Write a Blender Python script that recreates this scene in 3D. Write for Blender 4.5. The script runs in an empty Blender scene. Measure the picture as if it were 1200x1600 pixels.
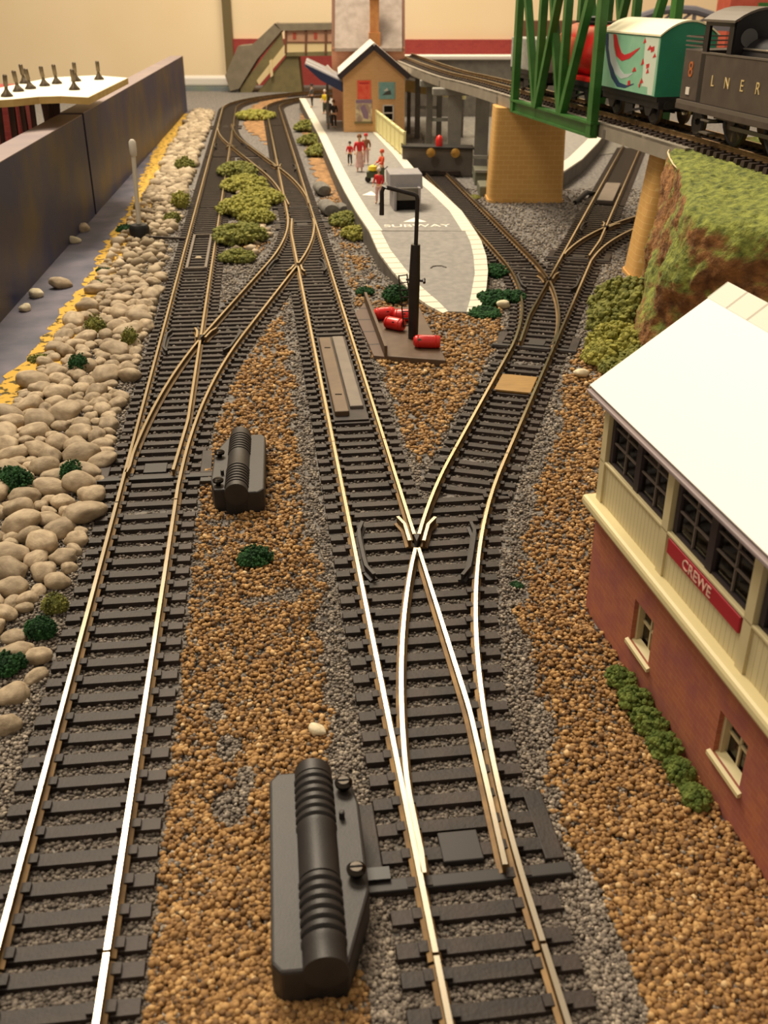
import bpy, bmesh, math, random
import numpy as np
from mathutils import Vector, Matrix, noise, kdtree

# ------------------------------------------------------------------ camera, light, exposure
S = 0.1                        # blender units per centimetre; every number below is in cm
C = bpy.context.scene.collection
SC = bpy.context.scene
FPX, PITCH, CAMZ = 1550.0, math.atan(810 / 1550), 13.11
cd = bpy.data.cameras.new('camera')
cd.sensor_fit = 'VERTICAL'
cd.sensor_height = 36.0
cd.sensor_width = 27.0
cd.lens = FPX / 1600 * 36.0
cd.clip_start = 0.05
cd.clip_end = 200
cd.dof.use_dof = True
cd.dof.focus_distance = 29 * S
cd.dof.aperture_fstop = 5.2
cam = bpy.data.objects.new('camera', cd)
cam.location = (0, 0, CAMZ * S)
cam.rotation_euler = (math.pi / 2 - PITCH, 0, 0)
C.objects.link(cam)
SC.camera = cam

SC.view_settings.view_transform = 'Standard'
SC.view_settings.look = 'None'
SC.view_settings.gamma = 1.0
SC.view_settings.exposure = 0.0
SC.view_settings.use_curve_mapping = False


def lin(h):
    h = h.lstrip('#')
    out = []
    for i in (0, 2, 4):
        c = int(h[i:i + 2], 16) / 255
        out.append(c / 12.92 if c <= 0.04045 else ((c + 0.055) / 1.055) ** 2.4)
    return (*out, 1.0)


w = bpy.data.worlds.new('room_air')
SC.world = w
w.use_nodes = True
w.node_tree.nodes['Background'].inputs[0].default_value = (1.0, 0.84, 0.66, 1)
w.node_tree.nodes['Background'].inputs[1].default_value = 0.42


def area(name, loc, aim, size, power, col):
    l = bpy.data.lights.new(name, 'AREA')
    l.shape = 'DISK'
    l.size = size * S
    l.energy = power
    l.color = col
    o = bpy.data.objects.new(name, l)
    o.location = Vector(loc) * S
    d = Vector(aim) - Vector(loc)
    o.rotation_euler = d.to_track_quat('-Z', 'Y').to_euler()
    C.objects.link(o)
    return o


area('ceiling_lamp', (-28, 98, 98), (0, 55, 0), 42, 1650, (1.0, 0.86, 0.66))
area('ceiling_lamp_second', (-36, 30, 80), (6, 18, 6), 26, 260, (1.0, 0.87, 0.68))
area('added_wall_light', (6, 138, 88), (0, 150, 0), 30, 520, (1.0, 0.86, 0.66))  # unseen extra light, added to brighten the back wall and the station

# ------------------------------------------------------------------ helpers
WL = {}                        # world location (cm) of things and their parts


def wloc(o):
    return WL.get(o.name, (0, 0, 0))


def thing(name, label, cat, loc=(0, 0, 0), group=None):
    o = bpy.data.objects.new(name, None)
    o.empty_display_size = 0.05
    C.objects.link(o)
    o.location = Vector(loc) * S
    WL[o.name] = tuple(loc)
    o['label'] = label
    o['category'] = cat
    if group:
        o['group'] = group
    return o


def tag(o, label, cat, group=None, kind=None):
    o['label'] = label
    o['category'] = cat
    if group:
        o['group'] = group
    if kind:
        o['kind'] = kind
    return o


class MB:
    def __init__(self, M=None):
        self.v, self.f, self.m, self.M = [], [], [], M

    def add(self, V, F, mi=0):
        b = len(self.v)
        M = self.M
        for p in V:
            p = Vector(p)
            self.v.append(M @ p if M is not None else p)
        for i, f in enumerate(F):
            self.f.append([b + k for k in f])
            self.m.append(mi if isinstance(mi, int) else mi[i])
        return self

    def box(self, x0, x1, y0, y1, z0, z1, mi=0):
        V = [(x0, y0, z0), (x1, y0, z0), (x1, y1, z0), (x0, y1, z0), (x0, y0, z1), (x1, y0, z1), (x1, y1, z1), (x0, y1, z1)]
        return self.add(V, [(3, 2, 1, 0), (4, 5, 6, 7), (0, 1, 5, 4), (1, 2, 6, 5), (2, 3, 7, 6), (3, 0, 4, 7)], mi)

    def bar(self, p, q, w, h, mi=0, up=(0, 0, 1)):
        p, q = Vector(p), Vector(q)
        t = (q - p).normalized()
        u = Vector(up)
        if abs(t.dot(u)) > 0.98:
            u = Vector((0, 1, 0))
        r = t.cross(u).normalized()
        u = r.cross(t)
        V = []
        for a in (p, q):
            V += [a - r * w / 2 - u * h / 2, a + r * w / 2 - u * h / 2, a + r * w / 2 + u * h / 2, a - r * w / 2 + u * h / 2]
        return self.add(V, [(0, 1, 2, 3), (7, 6, 5, 4), (0, 4, 5, 1), (1, 5, 6, 2), (2, 6, 7, 3), (3, 7, 4, 0)], mi)

    def tube(self, pts, r, n=10, mi=0, caps=True):
        pts = [Vector(p) for p in pts]
        rs = r if isinstance(r, (list, tuple)) else [r] * len(pts)
        V, F = [], []
        ref = None
        for i, p in enumerate(pts):
            t = (pts[min(i + 1, len(pts) - 1)] - pts[max(i - 1, 0)]).normalized()
            if ref is None:
                ref = Vector((0, 0, 1)) if abs(t.z) < 0.9 else Vector((1, 0, 0))
            a = t.cross(ref).normalized()
            b = t.cross(a)
            ref = -b if False else ref
            for k in range(n):
                g = 2 * math.pi * k / n
                V.append(p + (a * math.cos(g) + b * math.sin(g)) * rs[i])
        for i in range(len(pts) - 1):
            for k in range(n):
                k2 = (k + 1) % n
                F.append((i * n + k, i * n + k2, (i + 1) * n + k2, (i + 1) * n + k))
        if caps:
            F.append(tuple(range(n))[::-1])
            F.append(tuple((len(pts) - 1) * n + k for k in range(n)))
        return self.add(V, F, mi)

    def lathe(self, prof, c=(0, 0, 0), n=16, mi=0, axis='z'):
        c = Vector(c)
        V, F = [], []
        for r, z in prof:
            for k in range(n):
                g = 2 * math.pi * k / n
                a, b = r * math.cos(g), r * math.sin(g)
                V.append(c + (Vector((a, b, z)) if axis == 'z' else Vector((z, a, b)) if axis == 'x' else Vector((a, z, b))))
        for i in range(len(prof) - 1):
            for k in range(n):
                k2 = (k + 1) % n
                F.append((i * n + k, i * n + k2, (i + 1) * n + k2, (i + 1) * n + k))
        F.append(tuple(range(n))[::-1])
        F.append(tuple((len(prof) - 1) * n + k for k in range(n)))
        return self.add(V, F, mi)

    def prism(self, poly, z0, z1, mi=0, topmi=None):
        """poly: list of (x, y) or (x, y, ztop)"""
        n = len(poly)
        V = [(p[0], p[1], z0 if not callable(z0) else z0(p)) for p in poly] + [(p[0], p[1], p[2] if len(p) > 2 else z1) for p in poly]
        a = sum(poly[i][0] * poly[(i + 1) % n][1] - poly[(i + 1) % n][0] * poly[i][1] for i in range(n))
        F = [tuple(range(n))[::-1], tuple(range(n, 2 * n))] + [(i, (i + 1) % n, n + (i + 1) % n, n + i) for i in range(n)]
        if a < 0:
            F = [f[::-1] for f in F]
        ms = [mi] * len(F)
        if topmi is not None:
            ms[1] = topmi
        return self.add(V, F, ms)

    def sweep(self, path, prof, mis=None, z0=0.0, zs=None):
        """horizontal sweep; path: (x, y); prof: closed (right, up) polygon"""
        P = [Vector((p[0], p[1], 0)) for p in path]
        n = len(prof)
        V, F, ms = [], [], []
        for i, p in enumerate(P):
            t = (P[min(i + 1, len(P) - 1)] - P[max(i - 1, 0)]).normalized()
            r = Vector((t.y, -t.x, 0))
            zz = z0 if zs is None else zs[i]
            for a, b in prof:
                V.append((p.x + r.x * a, p.y + r.y * a, zz + b))
        for i in range(len(P) - 1):
            for k in range(n):
                k2 = (k + 1) % n
                F.append((i * n + k, (i + 1) * n + k, (i + 1) * n + k2, i * n + k2)[::-1])
                ms.append(mis[k] if mis else 0)
        F.append(tuple(range(n))[::-1])
        F.append(tuple((len(P) - 1) * n + k for k in range(n)))
        ms += [mis[0] if mis else 0] * 2
        return self.add(V, F, ms)

    def build(self, name, mat, parent=None, smooth=False, bevel=0, seg=2, loc=None, flip=False):
        if parent is not None:
            L = Vector(wloc(parent))
        elif loc is not None:
            L = Vector(loc)
        else:
            xs = [p.x for p in self.v]
            ys = [p.y for p in self.v]
            L = Vector(((min(xs) + max(xs)) / 2, (min(ys) + max(ys)) / 2, min(p.z for p in self.v)))
        me = bpy.data.meshes.new(name)
        me.from_pydata([tuple((p - L) * S) for p in self.v], [], self.f)
        mats = mat if isinstance(mat, (list, tuple)) else [mat]
        for m in mats:
            me.materials.append(m)
        me.polygons.foreach_set('material_index', self.m)
        if smooth:
            me.polygons.foreach_set('use_smooth', [True] * len(me.polygons))
        me.update()
        bm = bmesh.new()
        bm.from_mesh(me)
        bmesh.ops.recalc_face_normals(bm, faces=bm.faces)
        bm.to_mesh(me)
        bm.free()
        if smooth:
            me.set_sharp_from_angle(angle=math.radians(40))
        o = bpy.data.objects.new(name, me)
        C.objects.link(o)
        if parent is not None:
            o.parent = parent
        else:
            o.location = L * S
        WL[o.name] = tuple(L)
        if bevel:
            b = o.modifiers.new('edge', 'BEVEL')
            b.width = bevel * S
            b.segments = seg
            b.limit_method = 'ANGLE'
            b.angle_limit = math.radians(35)
        return o


def copy_tree(o, loc=None, parent=None, rotz=None):
    c = o.copy()
    C.objects.link(c)
    c.parent = parent
    if loc is not None:
        c.location = Vector(loc) * S
        WL[c.name] = tuple(loc)
    if rotz is not None:
        c.rotation_euler[2] = rotz
    for ch in o.children:
        copy_tree(ch, None, c)
    return c


def structure(o):
    o['kind'] = 'structure'
    return o


# ------------------------------------------------------------------ pixel -> place (the survey of the photograph)
def ray(x, y):
    u, v = (x - 600) / FPX, (800 - y) / FPX
    return Vector((u, math.cos(PITCH) + v * math.sin(PITCH), -math.sin(PITCH) + v * math.cos(PITCH)))


def gp(x, y, z=0.0):
    r = ray(x, y)
    t = (z - CAMZ) / r.z
    return (r.x * t, r.y * t)


def at(x, y, Y):
    r = ray(x, y)
    t = Y / r.y
    return (r.x * t, Y, r.z * t + CAMZ)


# ------------------------------------------------------------------ materials
def new_mat(name):
    m = bpy.data.materials.new(name)
    m.use_nodes = True
    return m, m.node_tree.nodes, m.node_tree.links, m.node_tree.nodes['Principled BSDF']


def pm(name, c1, c2=None, scale=3.0, rough=0.7, metal=0.0, bump=0.0, bscale=None, detail=4.0, lo=0.35, hi=0.65, spec=0.4, rand=0.0, stretch=None):
    """noise mottle between two colours, optional bump and per-object variation; scales are per cm"""
    m, N, L, b = new_mat(name)
    b.inputs['Roughness'].default_value = rough
    b.inputs['Metallic'].default_value = metal
    b.inputs['Specular IOR Level'].default_value = spec
    b.inputs['Base Color'].default_value = lin(c1)
    tc = N.new('ShaderNodeTexCoord')
    src = tc.outputs['Object']
    if stretch:
        mp = N.new('ShaderNodeMapping')
        mp.inputs['Scale'].default_value = stretch
        L.new(src, mp.inputs[0])
        src = mp.outputs[0]
    if rand:
        oi = N.new('ShaderNodeObjectInfo')
        ml = N.new('ShaderNodeMath')
        ml.operation = 'MULTIPLY'
        ml.inputs[1].default_value = 37.0
        L.new(oi.outputs['Random'], ml.inputs[0])
        ad = N.new('ShaderNodeVectorMath')
        ad.operation = 'ADD'
        L.new(src, ad.inputs[0])
        L.new(ml.outputs[0], ad.inputs[1])
        src = ad.outputs[0]
    col = None
    if c2:
        n = N.new('ShaderNodeTexNoise')
        n.inputs['Scale'].default_value = scale / S
        n.inputs['Detail'].default_value = detail
        L.new(src, n.inputs['Vector'])
        r = N.new('ShaderNodeValToRGB')
        r.color_ramp.elements[0].position = lo
        r.color_ramp.elements[1].position = hi
        r.color_ramp.elements[0].color = lin(c1)
        r.color_ramp.elements[1].color = lin(c2)
        L.new(n.outputs['Fac'], r.inputs[0])
        col = r.outputs[0]
    if rand:
        hs = N.new('ShaderNodeHueSaturation')
        mr = N.new('ShaderNodeMapRange')
        mr.inputs[3].default_value = 1 - rand
        mr.inputs[4].default_value = 1 + rand
        L.new(oi.outputs['Random'], mr.inputs[0])
        L.new(mr.outputs[0], hs.inputs['Value'])
        if col:
            L.new(col, hs.inputs['Color'])
        else:
            hs.inputs['Color'].default_value = lin(c1)
        col = hs.outputs[0]
    if col:
        L.new(col, b.inputs['Base Color'])
    if bump:
        n2 = N.new('ShaderNodeTexNoise')
        n2.inputs['Scale'].default_value = (bscale or scale * 4) / S
        n2.inputs['Detail'].default_value = 5
        L.new(src, n2.inputs['Vector'])
        bp = N.new('ShaderNodeBump')
        bp.inputs['Strength'].default_value = bump
        bp.inputs['Distance'].default_value = 0.03 * S
        L.new(n2.outputs['Fac'], bp.inputs['Height'])
        L.new(bp.outputs[0], b.inputs['Normal'])
    return m


def tint_mat(name, stops, rough=0.8):
    """each grain carries its own colour value in the attribute 'tint'"""
    m, N, L, b = new_mat(name)
    b.inputs['Roughness'].default_value = rough
    a = N.new('ShaderNodeAttribute')
    a.attribute_name = 'tint'
    r = N.new('ShaderNodeValToRGB')
    e = r.color_ramp.elements
    while len(e) < len(stops):
        e.new(0.5)
    for i, (p, c) in enumerate(stops):
        e[i].position = p
        e[i].color = lin(c)
    L.new(a.outputs['Fac'], r.inputs[0])
    L.new(r.outputs[0], b.inputs['Base Color'])
    return m


def brick_mat(name, c1, c2, mortar, bw=0.5, bh=0.18, msize=0.02, rough=0.8, axes='xz', noise_amt=0.5, c3=None):
    m, N, L, b = new_mat(name)
    b.inputs['Roughness'].default_value = rough
    tc = N.new('ShaderNodeTexCoord')
    sp = N.new('ShaderNodeSeparateXYZ')
    L.new(tc.outputs['Object'], sp.inputs[0])
    cb = N.new('ShaderNodeCombineXYZ')
    if axes == 'sum':
        ad = N.new('ShaderNodeMath')
        L.new(sp.outputs[0], ad.inputs[0])
        L.new(sp.outputs[1], ad.inputs[1])
        L.new(ad.outputs[0], cb.inputs[0])
    else:
        L.new(sp.outputs['xyz'.index(axes[0])], cb.inputs[0])
    L.new(sp.outputs['xyz'.index(axes[1]) if axes != 'sum' else 2], cb.inputs[1])
    t = N.new('ShaderNodeTexBrick')
    t.inputs['Scale'].default_value = 1.0
    t.inputs['Brick Width'].default_value = bw * S
    t.inputs['Row Height'].default_value = bh * S
    t.inputs['Mortar Size'].default_value = msize * S
    t.inputs['Color1'].default_value = lin(c1)
    t.inputs['Color2'].default_value = lin(c2)
    t.inputs['Mortar'].default_value = lin(mortar)
    L.new(cb.outputs[0], t.inputs['Vector'])
    n = N.new('ShaderNodeTexNoise')
    n.inputs['Scale'].default_value = 1.6 / S
    n.inputs['Detail'].default_value = 6
    L.new(tc.outputs['Object'], n.inputs['Vector'])
    r = N.new('ShaderNodeMapRange')
    r.inputs[1].default_value = 0.42
    r.inputs[2].default_value = 0.68
    r.inputs[4].default_value = noise_amt
    L.new(n.outputs['Fac'], r.inputs[0])
    mx = N.new('ShaderNodeMix')
    mx.data_type = 'RGBA'
    mx.inputs[7].default_value = lin(c3 or c2)
    L.new(r.outputs[0], mx.inputs[0])
    L.new(t.outputs[0], mx.inputs[6])
    L.new(mx.outputs[2], b.inputs['Base Color'])
    return m


M = {}
M['cream_wall'] = pm('cream_wall_paint', '#f7e2bb', '#f2dab0', 0.05, 0.9)
M['ballast_ground'] = pm('grey_ballast_ground', '#4a4644', '#8d8780', 4.5, 0.95, bump=1.0, bscale=9, lo=0.3, hi=0.7)
M['sleeper'] = pm('sleeper_plastic', '#211915', '#382c26', 1.2, 0.55, bump=0.25, bscale=14, spec=0.35)
M['rail_top'] = pm('nickel_rail_head', '#e2d6c0', '#d6c8ae', 0.6, 0.21, metal=1.0)
M['rail_side'] = pm('rail_side_rust', '#5a4326', '#7a5f38', 2.0, 0.5, metal=0.4)
M['frog'] = pm('frog_plastic', '#2a2523', None, rough=0.5)
M['pebble'] = pm('pebble_stone', '#8f7d64', '#b3a084', 1.6, 0.75, bump=0.35, bscale=7, rand=0.2)
M['pebble_pale'] = pm('pale_pebble_stone', '#d6c7a4', '#e6dabb', 1.6, 0.75, bump=0.3, bscale=7)
M['orange_grain'] = tint_mat('orange_gravel_grains', [(0, '#4e3823'), (0.3, '#846138'), (0.62, '#a67e4a'), (0.88, '#c49c64'), (1, '#e0c596')])
M['grey_grain'] = tint_mat('grey_ballast_grains', [(0, '#463e37'), (0.35, '#746a5f'), (0.7, '#9a8e80'), (1, '#c4b6a2')])
M['motor'] = pm('black_matt_plastic', '#282422', '#2e2926', 3, 0.5, bump=0.12, bscale=30, spec=0.45)
M['motor_dark'] = pm('motor_case_plastic', '#1c1b1c', None, rough=0.42, spec=0.5)
M['screw'] = pm('dark_steel_screw', '#3d3833', None, rough=0.25, metal=1.0)
M['olive_foam'] = pm('olive_foam_foliage', '#5a5f2a', '#8c8b44', 3.5, 0.9, bump=0.6, bscale=12)
M['lime_foam'] = pm('yellow_green_foam', '#72722e', '#a5a04c', 3.5, 0.9, bump=0.6, bscale=12)
M['dark_foam'] = pm('dark_green_foam', '#123417', '#2d5a2b', 3.5, 0.9, bump=0.6, bscale=12)
M['moss_foam'] = pm('moss_foam', '#47571d', '#74813a', 3.5, 0.9, bump=0.6, bscale=12)
M['ochre'] = pm('ochre_sand', '#54461f', '#cba244', 2.6, 0.95, bump=0.5, bscale=16, lo=0.40, hi=0.46)
M['blue_strip'] = pm('blue_grey_painted_board', '#4a4a58', '#6a6470', 0.5, 0.6)
M['fascia'] = pm('blue_fascia_with_reflection', '#20264e', '#54462f', 0.26, 0.45, detail=4, lo=0.40, hi=0.72)  # ochre patches put the yellow reflection into the blue board's colour
M['fascia_top'] = pm('fascia_edge_paint', '#9a8a86', '#8c7e80', 0.3, 0.5)
M['white_board'] = pm('white_board_paint', '#f4ecd2', None, rough=0.6)
M['board_edge'] = pm('raw_ply_edge', '#c9ab6c', '#b89858', 1, 0.8)
M['peg'] = pm('tarnished_peg_metal', '#6d614e', '#574b3c', 2, 0.45, metal=0.5)
M['trestle'] = pm('brown_trestle_plastic', '#3a2013', '#4d2c1a', 1, 0.6)
M['lamp_white'] = pm('white_lamp_plastic', '#dcd4c4', None, rough=0.5)
M['dark_base'] = pm('black_lamp_base', '#1d1b19', None, rough=0.6)
M['platform'] = pm('platform_tarmac', '#84807b', '#948f88', 2.5, 0.85, bump=0.15, bscale=25)
M['platform_side'] = pm('platform_side_plastic', '#5d5750', '#6d665d', 1, 0.8)
M['edge_white'] = pm('white_paint_mark', '#efe9da', None, rough=0.7)
M['kiosk'] = pm('kiosk_grey_plastic', '#8b878a', '#96918f', 2, 0.7)
M['black_hole'] = pm('black_recess', '#0c0b0c', None, rough=0.9)
M['station_brick'] = brick_mat('tan_station_brick', '#d8a873', '#d09f69', '#dcb27f', 0.4, 0.14, 0.012, axes='xz', noise_amt=0.25, c3='#d9a667')
M['pink_brick'] = brick_mat('pinkish_brick', '#bb8464', '#b27a5c', '#c49676', 0.4, 0.14, 0.012, axes='xz', noise_amt=0.25)
M['slate'] = pm('grey_slate_roof', '#8f8276', '#a3958a', 1.2, 0.8, bump=0.3, bscale=5)
M['chimney'] = pm('orange_chimney_brick', '#c88d55', '#b97c48', 2, 0.85)
M['bargeboard'] = pm('dark_bargeboard', '#33292a', None, rough=0.6)
M['roof_pale'] = pm('pale_roof_edge', '#d9d0c4', None, rough=0.6)
M['navy'] = pm('navy_canopy_paint', '#2a3152', None, rough=0.5)
M['canopy_glass'] = pm('grey_canopy_top', '#8a8a92', '#9b9a9e', 1, 0.4)
M['cream_fence'] = pm('cream_fence_plastic', '#e6dda4', '#d9cf94', 2, 0.7)
M['poster_red'] = pm('red_poster_paper', '#e8503a', '#ee6a50', 3, 0.7)
M['poster_pale'] = pm('pale_poster_paper', '#dbcaa4', '#a88f80', 1.6, 0.7, lo=0.45, hi=0.6)
M['poster_teal'] = pm('teal_poster_paper', '#6f9b97', '#86aaa2', 2, 0.7)
M['dark_shape'] = pm('poster_dark_ink', '#4a4a40', None, rough=0.7)
M['mauve'] = pm('poster_mauve_ink', '#8f7488', None, rough=0.7)
M['window_black'] = pm('dark_window_pane', '#140f0e', None, rough=0.12, spec=0.6)
M['red_plastic'] = pm('red_barrel_plastic', '#cf1f1c', '#d82a22', 2, 0.3, spec=0.6)
M['crane_black'] = pm('black_crane_plastic', '#241e1c', '#2c2623', 2, 0.42)
M['crane_base'] = pm('brown_base_plastic', '#54402f', '#5f4a37', 2, 0.55, bump=0.1)
M['plank_brown'] = pm('brown_ramp_plastic', '#5f4b36', '#6b563f', 1.5, 0.5)
M['ramp_grey'] = pm('grey_ramp_plastic', '#6d6258', '#786c60', 1.5, 0.5)
M['brass_plate'] = pm('golden_brown_card', '#8f6c34', '#a47e40', 1.5, 0.45, stretch=(1, 6, 1))
M['pier'] = brick_mat('tan_pier_brick', '#cfa05a', '#c99a54', '#dcb878', 0.7, 0.32, 0.012, axes='sum', noise_amt=0.15)
M['deck'] = pm('grey_deck_plastic', '#8f8676', '#837a6c', 1, 0.65)
M['dark_pier'] = pm('dark_grey_pier', '#625d55', '#706a60', 1.5, 0.75)
M['light_pier'] = pm('grey_pier', '#85827a', '#918e84', 1.5, 0.75)
M['truss'] = pm('green_girder_plastic', '#2a5c22', '#3a6e30', 1, 0.4)
M['grass_hill'] = None
M['teal'] = pm('teal_van_plastic', '#2f8a6c', '#2a8065', 1, 0.4)
M['van_side'] = pm('light_green_van_side', '#7fb595', '#8abd9d', 1.5, 0.35)
M['van_roof'] = pm('cream_van_roof', '#f2ecc8', None, rough=0.5)
M['swoosh_red'] = pm('red_livery_band', '#c2272e', None, rough=0.4)
M['swoosh_white'] = pm('silver_livery_band', '#b9c2bf', None, rough=0.4)
M['swoosh_blue'] = pm('navy_livery_band', '#263f5d', None, rough=0.4)
M['livery_panel'] = pm('white_livery_panel', '#cbd6c4', None, rough=0.4)
M['tank_red'] = pm('red_tank_paint', '#c0191a', '#c92121', 1, 0.25, spec=0.6)
M['tank_orange'] = pm('orange_tank_panel', '#d9694a', '#d46247', 1, 0.3)
M['chassis'] = pm('black_chassis_plastic', '#1a1717', '#242020', 2, 0.55)
M['wheel'] = pm('dark_wheel', '#1c191b', None, rough=0.4)
M['tyre'] = pm('bright_wheel_tread', '#8d7a60', None, rough=0.3, metal=0.8)
M['loco'] = pm('weathered_black_loco', '#473c36', '#51463c', 1.5, 0.5)
M['loco_black'] = pm('black_loco_fittings', '#161315', None, rough=0.4)
M['loco_line'] = pm('grey_running_plate', '#5f564c', None, rough=0.5)
M['gold_ink'] = pm('cream_gold_lettering', '#cbb27a', None, rough=0.5)
M['orange_ink'] = pm('orange_number_lettering', '#b5622c', None, rough=0.5)
M['steel'] = pm('bright_steel', '#bdb4a6', None, rough=0.3, metal=0.9)
M['grey_wagon'] = pm('grey_wagon_side', '#a3a097', '#8d8a83', 3, 0.6)
M['brick_red'] = brick_mat('red_signal_brick', '#b06a4c', '#a56046', '#b47658', 0.34, 0.12, 0.008, axes='sum', noise_amt=0.6, c3='#8c4c54')
M['cream_timber'] = pm('cream_boarding', '#cfc196', '#c8b98e', 1.5, 0.6)
M['cream_ledge'] = pm('pale_yellow_ledge', '#d9cb9a', None, rough=0.5)
M['white_roof'] = pm('white_roof_card', '#f6f3ea', None, rough=0.55)
M['ridge_card'] = pm('pale_ridge_card', '#d9d4c8', '#cbc5b8', 1.2, 0.6)
M['glazing'] = pm('grey_glazing_bar', '#6d6158', None, rough=0.5)
M['name_red'] = pm('crimson_nameboard', '#a3192a', None, rough=0.5)
M['name_white'] = pm('pale_pink_lettering', '#e2b8a6', None, rough=0.5)
M['interior'] = pm('brown_interior', '#3a2a20', None, rough=0.8)
M['red_backscene'] = brick_mat('red_brick_paper', '#9d3a34', '#93322f', '#a2463d', 0.9, 0.35, 0.02, axes='xz', noise_amt=0.3, c3='#a8483c')
M['olive_paint'] = pm('olive_bridge_plastic', '#7b6f4a', '#6d6342', 0.8, 0.75)
M['bridge_roof'] = pm('grey_bridge_roof', '#857a66', '#7a705d', 1, 0.75)
M['bridge_panel'] = pm('cream_bridge_panel', '#dcc695', None, rough=0.7)
M['bridge_glass'] = pm('pinkish_bridge_window', '#c69a7c', '#b98c72', 1, 0.4)
M['bridge_post'] = pm('brown_bridge_post', '#6b4630', None, rough=0.7)
M['trim_olive'] = pm('olive_conduit_paint', '#6f6140', None, rough=0.6)
M['sill'] = pm('silver_white_sill', '#d9d2c8', None, rough=0.35)
M['sill_base'] = pm('blue_grey_base', '#6f7580', '#7b8474', 0.3, 0.7)
M['buffer_grey'] = pm('dark_grey_block', '#5d564e', '#696158', 1, 0.8)
M['gold'] = pm('brass_buffer', '#c79a4e', None, rough=0.3, metal=0.6)
M['rubble'] = pm('dark_grey_rubble', '#66625b', '#7d786e', 2, 0.85, bump=0.3)
M['green_grey'] = pm('green_grey_plastic', '#6a6a58', None, rough=0.7)
M['skin'] = pm('figure_skin_paint', '#d9a781', None, rough=0.6)
M['c_red'] = pm('red_figure_paint', '#d2262a', None, rough=0.5)
M['c_pink'] = pm('pink_figure_paint', '#c99a92', '#d9b3aa', 4, 0.6)
M['c_orange'] = pm('orange_figure_paint', '#e0542c', None, rough=0.5)
M['c_yellow'] = pm('yellow_figure_paint', '#dfc52c', None, rough=0.5)
M['c_green'] = pm('olive_figure_paint', '#4c5238', None, rough=0.6)
M['c_grey'] = pm('grey_figure_paint', '#5a5a58', None, rough=0.6)
M['c_dark'] = pm('dark_figure_paint', '#2c2622', None, rough=0.6)
M['c_brown'] = pm('brown_figure_paint', '#8a5a38', None, rough=0.6)
M['c_white'] = pm('white_figure_paint', '#d9cfc2', None, rough=0.6)
M['plaster'] = pm('bare_plaster_edge', '#d8c49a', None, rough=0.9)
M['house_red'] = pm('red_house_brick', '#b5543f', '#a94a38', 1.5, 0.8)
M['grey_bridge'] = pm('grey_arch_bridge', '#6d6a70', None, rough=0.7)


def tile_mat(name, base, line, pitch, axis_dir):
    """flat white coping with thin joints every pitch cm along axis_dir"""
    m, N, L, b = new_mat(name)
    b.inputs['Roughness'].default_value = 0.7
    tc = N.new('ShaderNodeTexCoord')
    dt = N.new('ShaderNodeVectorMath')
    dt.operation = 'DOT_PRODUCT'
    dt.inputs[1].default_value = (axis_dir[0] / (pitch * S), axis_dir[1] / (pitch * S), 0)
    L.new(tc.outputs['Object'], dt.inputs[0])
    fr = N.new('ShaderNodeMath')
    fr.operation = 'FRACT'
    L.new(dt.outputs['Value'], fr.inputs[0])
    lt = N.new('ShaderNodeMath')
    lt.operation = 'LESS_THAN'
    lt.inputs[1].default_value = 0.09
    L.new(fr.outputs[0], lt.inputs[0])
    mx = N.new('ShaderNodeMix')
    mx.data_type = 'RGBA'
    mx.inputs[6].default_value = lin(base)
    mx.inputs[7].default_value = lin(line)
    L.new(lt.outputs[0], mx.inputs[0])
    L.new(mx.outputs[2], b.inputs['Base Color'])
    return m


def plank_mat(name, c1, line, pitch, axis):
    """boarding with dark grooves; axis = dot vector in object space"""
    return tile_mat(name, c1, line, pitch, axis)


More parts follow.
